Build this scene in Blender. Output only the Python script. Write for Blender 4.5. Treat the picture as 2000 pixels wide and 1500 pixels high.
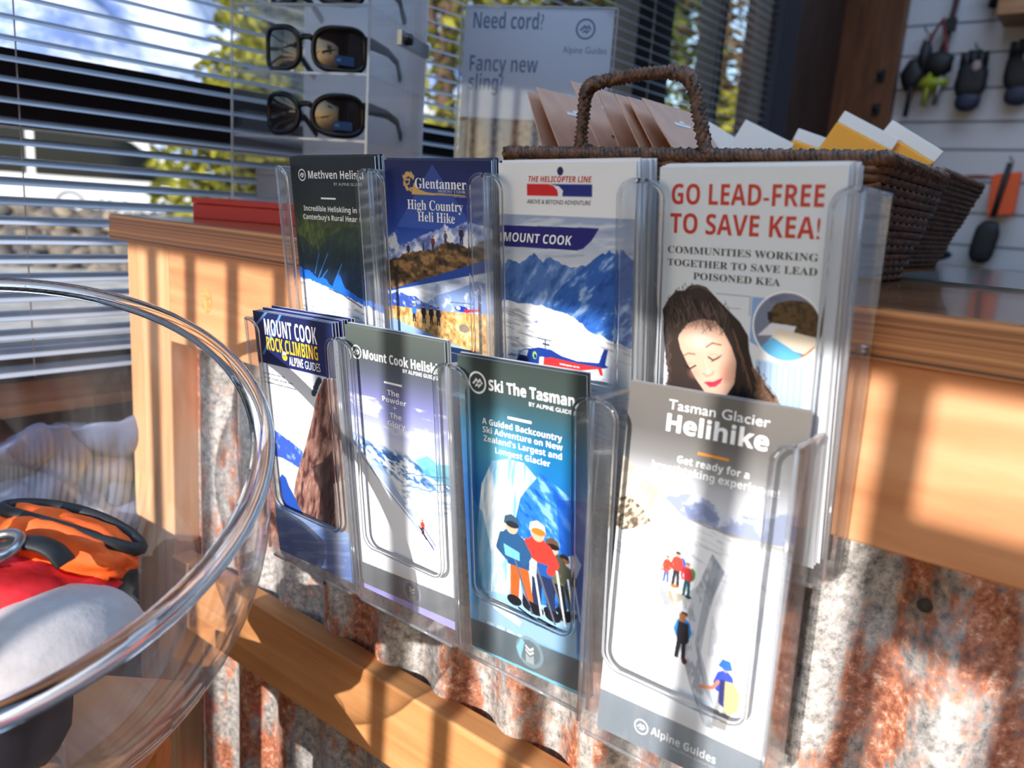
import bpy, bmesh, math, random
import numpy as np
from mathutils import Vector, Matrix
for o in list(bpy.data.objects): bpy.data.objects.remove(o, do_unlink=True)
SC = bpy.context.scene
COL = SC.collection
PI = math.pi
random.seed(7)

# ------------------------------------------------------------------ camera, world, sun, exposure
cam = bpy.data.cameras.new('camera'); camo = bpy.data.objects.new('camera', cam); COL.objects.link(camo); SC.camera = camo
PAN, PITCH, ROLL = 0.6591, 0.2142, 0.0708
CAMLOC = Vector((0.3509, -0.4597, -0.0024))
cp, sp = math.cos(PAN), math.sin(PAN)
f_ = Vector((-sp, cp, 0)); r_ = Vector((cp, sp, 0)); u_ = Vector((0, 0, 1))
f2 = f_*math.cos(PITCH) - u_*math.sin(PITCH); u2 = u_*math.cos(PITCH) + f_*math.sin(PITCH)
r3 = r_*math.cos(ROLL) + u2*math.sin(ROLL); u3 = u2*math.cos(ROLL) - r_*math.sin(ROLL)
M = Matrix((r3, u3, -f2)).transposed().to_4x4(); M.translation = CAMLOC; camo.matrix_world = M
cam.sensor_width = 36; cam.sensor_fit = 'HORIZONTAL'; cam.lens = 1563.95/2000*36
cam.clip_start = 0.02; cam.clip_end = 500
cam.dof.use_dof = True; cam.dof.focus_distance = 0.585; cam.dof.aperture_fstop = 6.5

world = bpy.data.worlds.new('sky'); SC.world = world; world.use_nodes = True
wn = world.node_tree; wn.nodes.clear()
wo = wn.nodes.new('ShaderNodeOutputWorld'); bg = wn.nodes.new('ShaderNodeBackground'); sky = wn.nodes.new('ShaderNodeTexSky')
sky.sky_type = 'NISHITA'; sky.sun_disc = False; sky.sun_elevation = math.radians(24); sky.sun_rotation = math.radians(172)
sky.air_density = 1.0; sky.dust_density = 0.6; sky.ozone_density = 1.2
bg.inputs[1].default_value = 0.26
wn.links.new(sky.outputs[0], bg.inputs[0]); wn.links.new(bg.outputs[0], wo.inputs[0])

SUND = Vector((-0.15, 1.0, -0.33)).normalized()
sl = bpy.data.lights.new('sun', 'SUN'); sl.energy = 6.6; sl.angle = math.radians(0.45); sl.color = (1.0, 0.95, 0.90)
so = bpy.data.objects.new('sun', sl); COL.objects.link(so); so.rotation_euler = SUND.to_track_quat('-Z', 'Y').to_euler(); so.location = (0.6, -4, 2)
def area_lamp(name, loc, sx, sy, e, col, rot):
    l = bpy.data.lights.new(name, 'AREA'); l.shape = 'RECTANGLE'; l.size = sx; l.size_y = sy; l.energy = e; l.color = col
    o = bpy.data.objects.new(name, l); COL.objects.link(o); o.location = loc; o.rotation_euler = rot
area_lamp('fill_light', (0.9, 0.6, 1.44), 1.2, 0.6, 14, (0.40, 0.64, 1.0), (0, 0, 0))  # added blue fill to lift the room's ambient, no such lamp is seen
area_lamp('fill_light', (0.2, -0.9, 1.44), 1.2, 0.6, 14, (0.40, 0.64, 1.0), (0, 0, 0))  # second added fill, over the viewer's side

area_lamp('fill_light', (-0.15, -0.05, 1.44), 0.5, 0.5, 7, (0.55, 0.74, 1.0), (0, 0, 0))  # added to brighten the sunglasses rack and the sign
area_lamp('fill_light', (0.3, 1.9, 1.44), 1.2, 0.6, 12, (0.55, 0.72, 1.0), (0, 0, 0))  # added fill for the dim back wall, not a visible fitting

SC.view_settings.view_transform = 'Standard'; SC.view_settings.look = 'None'; SC.view_settings.exposure = 0.0
SC.view_settings.gamma = 1.0; SC.view_settings.use_curve_mapping = False
SC.cycles.transparent_max_bounces = 40; SC.cycles.max_bounces = 14; SC.cycles.transmission_bounces = 14
SC.cycles.sample_clamp_indirect = 6.0; SC.cycles.caustics_reflective = False; SC.cycles.caustics_refractive = False

# ------------------------------------------------------------------ materials
def lin(c):
    return tuple((v/12.92 if v <= 0.04045 else ((v+0.055)/1.055)**2.4) for v in (x/255.0 for x in c))
def L4(c): return lin(c)+(1.0,)
MATS = {}
def newmat(name):
    m = bpy.data.materials.new(name); m.use_nodes = True; m.node_tree.nodes.clear()
    out = m.node_tree.nodes.new('ShaderNodeOutputMaterial'); return m, m.node_tree, out
class NT:
    def __init__(s, nt): s.nt = nt
    def n(s, t, **kw):
        x = s.nt.nodes.new(t)
        for k, v in kw.items(): setattr(x, k, v)
        return x
    def l(s, a, b): s.nt.links.new(a, b)
def plain(name, c, rough=0.5, metal=0.0, spec=0.5, noise=0.0, nscale=40, bump=0.0, sheen=0.0, coat=0.0):
    if name in MATS: return MATS[name]
    m, nt, out = newmat(name); N = NT(nt)
    b = N.n('ShaderNodeBsdfPrincipled'); b.inputs['Base Color'].default_value = L4(c); b.inputs['Roughness'].default_value = rough
    b.inputs['Metallic'].default_value = metal; b.inputs['Specular IOR Level'].default_value = spec
    if coat: b.inputs['Coat Weight'].default_value = coat
    if sheen: b.inputs['Sheen Weight'].default_value = sheen
    if noise or bump:
        tc = N.n('ShaderNodeTexCoord'); nz = N.n('ShaderNodeTexNoise'); nz.inputs['Scale'].default_value = nscale; nz.inputs['Detail'].default_value = 5
        N.l(tc.outputs['Object'], nz.inputs['Vector'])
        if noise:
            mx = N.n('ShaderNodeMix', data_type='RGBA'); c0 = tuple(v*(1-noise) for v in lin(c))+(1,); c1 = tuple(min(1, v*(1+noise)) for v in lin(c))+(1,)
            mx.inputs['A'].default_value = c0; mx.inputs['B'].default_value = c1
            rp = N.n('ShaderNodeValToRGB'); rp.color_ramp.elements[0].position = .35; rp.color_ramp.elements[1].position = .65
            N.l(nz.outputs['Fac'], rp.inputs[0]); N.l(rp.outputs[0], mx.inputs['Factor']); N.l(mx.outputs['Result'], b.inputs['Base Color'])
        if bump:
            bp = N.n('ShaderNodeBump'); bp.inputs['Strength'].default_value = bump; bp.inputs['Distance'].default_value = 0.003
            N.l(nz.outputs['Fac'], bp.inputs['Height']); N.l(bp.outputs[0], b.inputs['Normal'])
    N.l(b.outputs[0], out.inputs[0]); MATS[name] = m; return m
def acrylic(name, tint=(0.97, 0.975, 0.98), haze=0.05, hazecol=(0.8, 0.82, 0.85), rough=0.04, refl=0.9, scratch=0.0):
    if name in MATS: return MATS[name]
    m, nt, out = newmat(name); N = NT(nt)
    tr = N.n('ShaderNodeBsdfTransparent'); tr.inputs[0].default_value = tint+(1,)
    gl = N.n('ShaderNodeBsdfGlossy'); gl.inputs['Roughness'].default_value = rough; gl.inputs[0].default_value = (1, 1, 1, 1)
    df = N.n('ShaderNodeBsdfDiffuse'); df.inputs[0].default_value = hazecol+(1,)
    tl = N.n('ShaderNodeBsdfTranslucent'); tl.inputs[0].default_value = hazecol+(1,)
    dd = N.n('ShaderNodeMixShader'); dd.inputs[0].default_value = 0.45; N.l(df.outputs[0], dd.inputs[1]); N.l(tl.outputs[0], dd.inputs[2])
    m1 = N.n('ShaderNodeMixShader'); m1.inputs[0].default_value = haze
    if scratch:
        tc = N.n('ShaderNodeTexCoord'); mp = N.n('ShaderNodeMapping'); mp.inputs['Scale'].default_value = (60, 60, 14)
        nz = N.n('ShaderNodeTexNoise'); nz.inputs['Scale'].default_value = 1.0; nz.inputs['Detail'].default_value = 6; nz.inputs['Roughness'].default_value = .65
        mr = N.n('ShaderNodeMapRange'); mr.inputs['From Min'].default_value = .42; mr.inputs['From Max'].default_value = .75
        mr.inputs['To Min'].default_value = haze; mr.inputs['To Max'].default_value = haze+scratch
        N.l(tc.outputs['Object'], mp.inputs[0]); N.l(mp.outputs[0], nz.inputs['Vector']); N.l(nz.outputs['Fac'], mr.inputs[0]); N.l(mr.outputs[0], m1.inputs[0])
    N.l(tr.outputs[0], m1.inputs[1]); N.l(dd.outputs[0], m1.inputs[2])
    lw = N.n('ShaderNodeLayerWeight'); lw.inputs[0].default_value = 0.5
    pw = N.n('ShaderNodeMath', operation='POWER'); pw.inputs[1].default_value = 4.0; N.l(lw.outputs['Facing'], pw.inputs[0])
    ma = N.n('ShaderNodeMath', operation='MULTIPLY_ADD'); ma.inputs[1].default_value = refl*0.75; ma.inputs[2].default_value = 0.035*refl; N.l(pw.outputs[0], ma.inputs[0])
    m2 = N.n('ShaderNodeMixShader'); N.l(ma.outputs[0], m2.inputs[0]); N.l(m1.outputs[0], m2.inputs[1]); N.l(gl.outputs[0], m2.inputs[2])
    N.l(m2.outputs[0], out.inputs[0]); MATS[name] = m; return m
def glassmat(name, c=(1, 1, 1), ior=1.45, rough=0.02):
    if name in MATS: return MATS[name]
    m, nt, out = newmat(name); N = NT(nt); g = N.n('ShaderNodeBsdfGlass'); g.inputs[0].default_value = c+(1,); g.inputs['IOR'].default_value = ior; g.inputs['Roughness'].default_value = rough
    N.l(g.outputs[0], out.inputs[0]); MATS[name] = m; return m
def wood(name, c0, c1, c2, scale=(1.2, 14, 14), rough=0.45, band=6.0, coat=0.0):
    if name in MATS: return MATS[name]
    m, nt, out = newmat(name); N = NT(nt)
    tc = N.n('ShaderNodeTexCoord'); mp = N.n('ShaderNodeMapping'); mp.inputs['Scale'].default_value = scale
    nz = N.n('ShaderNodeTexNoise'); nz.inputs['Scale'].default_value = band; nz.inputs['Detail'].default_value = 6; nz.inputs['Distortion'].default_value = 0.6
    rp = N.n('ShaderNodeValToRGB'); e = rp.color_ramp.elements
    e[0].position = .3; e[0].color = L4(c0); e[1].position = .72; e[1].color = L4(c2); k = e.new(.5); k.color = L4(c1)
    b = N.n('ShaderNodeBsdfPrincipled'); b.inputs['Roughness'].default_value = rough; b.inputs['Coat Weight'].default_value = coat
    N.l(tc.outputs['Object'], mp.inputs[0]); N.l(mp.outputs[0], nz.inputs['Vector']); N.l(nz.outputs['Fac'], rp.inputs[0]); N.l(rp.outputs[0], b.inputs['Base Color'])
    bp = N.n('ShaderNodeBump'); bp.inputs['Strength'].default_value = .15; bp.inputs['Distance'].default_value = .002; N.l(nz.outputs['Fac'], bp.inputs['Height']); N.l(bp.outputs[0], b.inputs['Normal'])
    N.l(b.outputs[0], out.inputs[0]); MATS[name] = m; return m
def plywood(name):
    # laminated edge: many thin veneers stacked in z, each its own tone, broken along the grain
    m, nt, out = newmat(name); N = NT(nt)
    tc = N.n('ShaderNodeTexCoord'); sx = N.n('ShaderNodeSeparateXYZ'); N.l(tc.outputs['Object'], sx.inputs[0])
    mp = N.n('ShaderNodeMapping'); mp.inputs['Scale'].default_value = (5.0, 5.0, 40); nz = N.n('ShaderNodeTexNoise'); nz.inputs['Scale'].default_value = 1; nz.inputs['Detail'].default_value = 3
    N.l(tc.outputs['Object'], mp.inputs[0]); N.l(mp.outputs[0], nz.inputs['Vector'])
    mz = N.n('ShaderNodeMath', operation='MULTIPLY'); mz.inputs[1].default_value = 300; N.l(sx.outputs['Z'], mz.inputs[0])
    ad = N.n('ShaderNodeMath', operation='MULTIPLY_ADD'); ad.inputs[1].default_value = .9; N.l(nz.outputs['Fac'], ad.inputs[0]); N.l(mz.outputs[0], ad.inputs[2])
    cx = N.n('ShaderNodeCombineXYZ'); N.l(ad.outputs[0], cx.inputs[2])
    n2 = N.n('ShaderNodeTexNoise'); n2.inputs['Scale'].default_value = 1.0; n2.inputs['Detail'].default_value = 2; N.l(cx.outputs[0], n2.inputs['Vector'])
    rp = N.n('ShaderNodeValToRGB'); e = rp.color_ramp.elements
    e[0].position = .36; e[0].color = L4((70, 36, 20)); e[1].position = .62; e[1].color = L4((206, 142, 90)); k = e.new(.47); k.color = L4((160, 96, 54))
    N.l(n2.outputs['Fac'], rp.inputs[0])
    b = N.n('ShaderNodeBsdfPrincipled'); b.inputs['Roughness'].default_value = .42; N.l(rp.outputs[0], b.inputs['Base Color']); N.l(b.outputs[0], out.inputs[0]); return m
def rusty(name):
    m, nt, out = newmat(name); N = NT(nt)
    tc = N.n('ShaderNodeTexCoord')
    mpA = N.n('ShaderNodeMapping'); mpA.inputs['Scale'].default_value = (1.0, .4, .33); N.l(tc.outputs['Object'], mpA.inputs[0])
    big = N.n('ShaderNodeTexNoise'); big.inputs['Scale'].default_value = 26; big.inputs['Detail'].default_value = 5; big.inputs['Roughness'].default_value = .62; N.l(mpA.outputs[0], big.inputs['Vector'])
    fine = N.n('ShaderNodeTexNoise'); fine.inputs['Scale'].default_value = 150; fine.inputs['Detail'].default_value = 8; fine.inputs['Roughness'].default_value = .75; N.l(tc.outputs['Object'], fine.inputs['Vector'])
    zr = N.n('ShaderNodeValToRGB'); e = zr.color_ramp.elements   # galvanised zinc
    e[0].position = .34; e[0].color = L4((104, 100, 98)); e[1].position = .66; e[1].color = L4((222, 216, 210)); N.l(fine.outputs['Fac'], zr.inputs[0])
    rr = N.n('ShaderNodeValToRGB'); e = rr.color_ramp.elements   # rust
    e[0].position = .30; e[0].color = L4((62, 36, 30)); e[1].position = .68; e[1].color = L4((226, 206, 192)); k = e.new(.43); k.color = L4((138, 76, 52)); k = e.new(.55); k.color = L4((184, 118, 86)); N.l(fine.outputs['Fac'], rr.inputs[0])
    ad = N.n('ShaderNodeMath', operation='MULTIPLY_ADD'); ad.inputs[1].default_value = .35; N.l(fine.outputs['Fac'], ad.inputs[0]); N.l(big.outputs['Fac'], ad.inputs[2])
    mk = N.n('ShaderNodeMapRange'); mk.inputs['From Min'].default_value = .66; mk.inputs['From Max'].default_value = .73; N.l(ad.outputs[0], mk.inputs[0])
    mx = N.n('ShaderNodeMix', data_type='RGBA'); N.l(mk.outputs[0], mx.inputs['Factor']); N.l(zr.outputs[0], mx.inputs['A']); N.l(rr.outputs[0], mx.inputs['B'])
    red = N.n('ShaderNodeTexNoise'); red.inputs['Scale'].default_value = 19; red.inputs['Detail'].default_value = 2; mpB = N.n('ShaderNodeMapping'); mpB.inputs['Location'].default_value = (3.1, 1.7, .4); mpB.inputs['Scale'].default_value = (1, .4, .6)
    N.l(tc.outputs['Object'], mpB.inputs[0]); N.l(mpB.outputs[0], red.inputs['Vector'])
    rk = N.n('ShaderNodeMapRange'); rk.inputs['From Min'].default_value = .66; rk.inputs['From Max'].default_value = .70; rk.inputs['To Max'].default_value = .6; N.l(red.outputs['Fac'], rk.inputs[0])
    mx2 = N.n('ShaderNodeMix', data_type='RGBA'); mx2.inputs['B'].default_value = L4((190, 84, 70)); N.l(rk.outputs[0], mx2.inputs['Factor']); N.l(mx.outputs['Result'], mx2.inputs['A'])
    b = N.n('ShaderNodeBsdfPrincipled'); b.inputs['Roughness'].default_value = .62; N.l(mx2.outputs['Result'], b.inputs['Base Color'])
    inv = N.n('ShaderNodeMath', operation='MULTIPLY_ADD'); inv.inputs[1].default_value = -.45; inv.inputs[2].default_value = .45; N.l(mk.outputs[0], inv.inputs[0]); N.l(inv.outputs[0], b.inputs['Metallic'])
    bp = N.n('ShaderNodeBump'); bp.inputs['Strength'].default_value = .35; bp.inputs['Distance'].default_value = .002; N.l(fine.outputs['Fac'], bp.inputs['Height']); N.l(bp.outputs[0], b.inputs['Normal'])
    N.l(b.outputs[0], out.inputs[0]); return m
def printmat():
    m, nt, out = newmat('printed_cover'); N = NT(nt)
    a = N.n('ShaderNodeAttribute'); a.attribute_name = 'print'; b = N.n('ShaderNodeBsdfPrincipled'); b.inputs['Roughness'].default_value = .38; b.inputs['Specular IOR Level'].default_value = .35
    N.l(a.outputs['Color'], b.inputs['Base Color']); N.l(b.outputs[0], out.inputs[0]); return m
def backlit(name, c, tr=.5):
    m, nt, out = newmat(name); N = NT(nt); d = N.n('ShaderNodeBsdfDiffuse'); t_ = N.n('ShaderNodeBsdfTranslucent'); mx = N.n('ShaderNodeMixShader'); mx.inputs[0].default_value = tr
    if c is None:
        a = N.n('ShaderNodeAttribute'); a.attribute_name = 'print'; N.l(a.outputs['Color'], d.inputs[0]); N.l(a.outputs['Color'], t_.inputs[0])
    else: d.inputs[0].default_value = L4(c); t_.inputs[0].default_value = L4(c)
    N.l(d.outputs[0], mx.inputs[1]); N.l(t_.outputs[0], mx.inputs[2]); N.l(mx.outputs[0], out.inputs[0]); return m
M_PRINT = printmat(); M_PRINTT = backlit('printed_thin_sheet', None, .75); M_OPAL = backlit('opal_white_acrylic', (248, 250, 254), .7)
M_ACR = acrylic('clear_acrylic', haze=0.03, scratch=0.07)
M_ACRF = acrylic('clear_acrylic_front', haze=0.04, scratch=0.08)
M_BEAD = glassmat('clear_acrylic_bead', (.96, .97, .98), 1.46, .06)
M_RIM = acrylic('clear_acrylic_edge', tint=(.86, .88, .9), haze=0.22, rough=.08, refl=1.25)
M_RACK = acrylic('clear_acrylic_rack', haze=0.03, refl=.8)
M_RACKE = acrylic('clear_acrylic_rack_edge', tint=(.75, .78, .82), haze=0.35, refl=1.1)
M_BOWL = acrylic('clear_bowl_plastic', haze=0.05, scratch=.06, refl=1.0, rough=.06)
M_LIP = glassmat('clear_bowl_lip', (.97, .975, .98), 1.42, .03)
M_GLASS = acrylic('window_glass', tint=(.97, .98, .98), haze=0.0, refl=.6, rough=.0)
M_PLY = plywood('plywood_edge')
M_TOP = wood('counter_surface', (96, 56, 34), (120, 74, 44), (142, 92, 58), rough=.16, coat=.3)
M_PINE = wood('pine_board', (190, 124, 80), (208, 144, 98), (222, 164, 120), scale=(.8, 10, 9), rough=.5, band=5)
M_POST = wood('pine_post', (196, 138, 94), (212, 158, 114), (224, 176, 134), scale=(14, 10, .9), rough=.5, band=4)
M_RAIL = wood('pine_rail', (186, 122, 70), (202, 140, 86), (216, 158, 104), scale=(.8, 12, 14), rough=.55, band=5)
M_RUST = rusty('rusty_corrugated_iron')
M_WHITE = plain('white_paper', (236, 238, 240), .6)
M_EDGE = plain('paper_edge', (214, 216, 220), .7)

# ------------------------------------------------------------------ geometry helpers
def bm_box(bm, lo, hi, mat=None):
    vs = [bm.verts.new((x, y, z)) for x in (lo[0], hi[0]) for y in (lo[1], hi[1]) for z in (lo[2], hi[2])]
    for f in ((0, 1, 3, 2), (4, 6, 7, 5), (0, 4, 5, 1), (2, 3, 7, 6), (0, 2, 6, 4), (1, 5, 7, 3)):
        bm.faces.new([vs[i] for i in f])
def bm_hull8(bm, P):   # P: 4 bottom corners then 4 top corners, same winding
    vs = [bm.verts.new(p) for p in P]
    for f in ((3, 2, 1, 0), (4, 5, 6, 7), (0, 1, 5, 4), (1, 2, 6, 5), (2, 3, 7, 6), (3, 0, 4, 7)): bm.faces.new([vs[i] for i in f])
def bm_prism(bm, pts, axis_off):   # polygon extruded by a vector
    a = [bm.verts.new(p) for p in pts]; b = [bm.verts.new(Vector(p)+Vector(axis_off)) for p in pts]
    n = len(pts); bm.faces.new(a); bm.faces.new(b[::-1])
    for i in range(n): bm.faces.new((a[i], b[i], b[(i+1) % n], a[(i+1) % n]))
    bm.normal_update()
    if n > 4: bmesh.ops.triangulate(bm, faces=[f for f in bm.faces if len(f.verts) > 4], ngon_method='EAR_CLIP')
def bm_tube(bm, pts, r, seg=10, closed=False, flat=1.0, flatn=None):
    pts = [Vector(p) for p in pts]; n = len(pts); rings = []; up = Vector((0, 0, 1)); pn = None
    for i, p in enumerate(pts):
        if closed: t = pts[(i+1) % n]-pts[i-1]
        else: t = pts[min(i+1, n-1)]-pts[max(i-1, 0)]
        t.normalize()
        if flatn is not None: nn = Vector(flatn); nn = (nn-t*nn.dot(t)).normalized()
        elif pn is None: nn = t.orthogonal().normalized()
        else: nn = (pn-t*pn.dot(t)).normalized()
        pn = nn; b = t.cross(nn); rr = r[i] if isinstance(r, (list, tuple)) else r
        rings.append([bm.verts.new(p+nn*math.cos(2*PI*k/seg)*rr*flat+b*math.sin(2*PI*k/seg)*rr) for k in range(seg)])
    for i in range(n if closed else n-1):
        A, B = rings[i], rings[(i+1) % n]
        for k in range(seg): bm.faces.new((A[k], A[(k+1) % seg], B[(k+1) % seg], B[k]))
    if not closed: bm.faces.new(rings[0][::-1]); bm.faces.new(rings[-1])
def bm_lathe(bm, prof, seg=48, cap=False):
    rings = [[bm.verts.new((r*math.cos(2*PI*k/seg), r*math.sin(2*PI*k/seg), z)) for k in range(seg)] for r, z in prof]
    for A, B in zip(rings, rings[1:]):
        for k in range(seg): bm.faces.new((A[k], A[(k+1) % seg], B[(k+1) % seg], B[k]))
    if cap: bm.faces.new(rings[0][::-1]); bm.faces.new(rings[-1])
def bm_blob(bm, c, r, sub=3, amp=.15, seed=0, sc=2.5, rot=None, sq=2.0):
    from mathutils import noise
    res = bmesh.ops.create_icosphere(bm, subdivisions=sub, radius=1)
    for v in res['verts']:
        d = v.co.normalized()
        if sq != 2.0:
            k = (abs(d.x)**sq+abs(d.y)**sq+abs(d.z)**sq)**(-1/sq); d = d*k
        h = 1+amp*noise.noise(d*sc+Vector((seed*3.1, seed, -seed))) + amp*.5*noise.noise(d*sc*2.7+Vector((seed, 5, seed)))
        p = Vector((d.x*r[0]*h, d.y*r[1]*h, d.z*r[2]*h))
        if rot: p = rot @ p
        v.co = p+Vector(c)
def add(name, bm, mat, parent=None, smooth=False, bevel=0.0, loc=None, local=False, recalc=True):
    if recalc: bmesh.ops.recalc_face_normals(bm, faces=bm.faces)
    me = bpy.data.meshes.new(name)
    off = None
    if parent is not None and not local: off = parent.matrix_basis.inverted() if parent.parent is None else (parent.parent.matrix_basis @ parent.matrix_basis).inverted()
    if off is not None: bmesh.ops.transform(bm, matrix=off, verts=bm.verts)
    if loc is not None: bmesh.ops.translate(bm, vec=-Vector(loc), verts=bm.verts)
    bm.to_mesh(me); bm.free()
    if smooth:
        me.polygons.foreach_set('use_smooth', [True]*len(me.polygons))
    o = bpy.data.objects.new(name, me); COL.objects.link(o)
    for mm_ in (mat if isinstance(mat, (list, tuple)) else [mat]): me.materials.append(mm_)
    if loc is not None: o.location = loc
    if parent is not None: o.parent = parent
    if bevel:
        b = o.modifiers.new('bevel', 'BEVEL'); b.width = bevel; b.segments = 2; b.limit_method = 'ANGLE'
    return o
def thing(name, label, cat, loc=(0, 0, 0), group=None, mat=None, rz=0):
    o = bpy.data.objects.new(name, None); COL.objects.link(o)
    if mat is not None: o.matrix_basis = mat
    else: o.matrix_basis = Matrix.Translation(loc) @ Matrix.Rotation(rz, 4, 'Z')
    o.empty_display_size = .02
    o['label'] = label; o['category'] = cat
    if group: o['group'] = group
    return o
def tag(o, label, cat, group=None):
    o['label'] = label; o['category'] = cat
    if group: o['group'] = group
    return o
def struct(name, bm, mat, smooth=False):
    o = add(name, bm, mat, smooth=smooth); o['kind'] = 'structure'; return o
def box(name, lo, hi, mat, parent=None, bevel=0.0, local=False):
    bm = bmesh.new(); bm_box(bm, lo, hi); return add(name, bm, mat, parent, bevel=bevel, local=local)
def dup(root, label=None, M_=None):
    r = root.copy(); COL.objects.link(r)
    if M_ is not None: r.matrix_basis = M_
    if label: r['label'] = label
    for ch in list(root.children):
        c = ch.copy(); COL.objects.link(c); c.parent = r
        for g in list(ch.children):
            d = g.copy(); COL.objects.link(d); d.parent = c
    return r

# ------------------------------------------------------------------ lettering (the font built into Blender)
def bold(s): return ''.join(chr(0x1D5D4+ord(c)-65) if 'A' <= c <= 'Z' else chr(0x1D5EE+ord(c)-97) if 'a' <= c <= 'z' else c for c in s)
def serif(s): return ''.join(chr(0x1D400+ord(c)-65) if 'A' <= c <= 'Z' else chr(0x1D41A+ord(c)-97) if 'a' <= c <= 'z' else c for c in s)
def text_mesh(s, style='regular'):
    cu = bpy.data.curves.new('lettering', 'FONT'); cu.body = bold(s) if style == 'bold' else serif(s) if style == 'serif' else s
    cu.resolution_u = 3
    if style == 'heavy': cu.body = bold(s); cu.offset = .012
    o = bpy.data.objects.new('tmp', cu); COL.objects.link(o)
    dg = bpy.context.evaluated_depsgraph_get(); me = bpy.data.meshes.new_from_object(o.evaluated_get(dg))
    bpy.data.objects.remove(o, do_unlink=True); return me
def lettering(parent, s, x0, x1, base, cap, mat, style='regular', y=-0.0002, slant=0.0, name='lettering'):
    """Text filling x0..x1 (mm), baseline at 'base' mm below the sheet's top edge, capital height 'cap' mm."""
    me = text_mesh(s, style); n = len(me.vertices)
    co = np.empty(n*3, 'f'); me.vertices.foreach_get('co', co); co = co.reshape(n, 3)
    mn, mx = co[:, 0].min(), co[:, 0].max()
    capu = .729 if style == 'regular' else .714
    x = (co[:, 0]-mn)/(mx-mn)*(x1-x0)+x0; z = co[:, 1]/capu*cap
    x = x+slant*z
    out = np.stack([x*.001, np.full(n, y), (z-base)*.001], 1).astype('f')
    me.vertices.foreach_set('co', out.ravel()); me.update()
    me.materials.clear(); me.materials.append(mat)
    o = bpy.data.objects.new(name, me); COL.objects.link(o); o.parent = parent; return o
def emblem(parent, cx, cy, r, mat, y=-.0002, ringw=.19, name='emblem'):
    bm = bmesh.new(); N_ = 40
    a = [bm.verts.new(((cx+r*math.cos(2*PI*k/N_))*.001, y, -(cy+r*math.sin(2*PI*k/N_))*.001)) for k in range(N_)]
    b = [bm.verts.new(((cx+r*(1-ringw)*math.cos(2*PI*k/N_))*.001, y, -(cy+r*(1-ringw)*math.sin(2*PI*k/N_))*.001)) for k in range(N_)]
    for k in range(N_): bm.faces.new((a[k], a[(k+1) % N_], b[(k+1) % N_], b[k]))
    def zig(pts):
        vs = [bm.verts.new(((cx+px*r)*.001, y, -(cy+py*r)*.001)) for px, py in pts]; bm.faces.new(vs)
    zig([(-.62, .12), (-.12, -.42), (.1, -.2), (.3, -.42), (.62, .05), (.46, .1), (.3, -.14), (.1, .08), (-.12, -.14), (-.42, .2)])
    zig([(-.3, .3), (-.05, .02), (.12, .22), (.32, .02), (.45, .2), (.32, .26), (.12, .48), (-.06, .26), (-.22, .42)])
    return add(name, bm, mat, parent, local=True, recalc=False)

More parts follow.
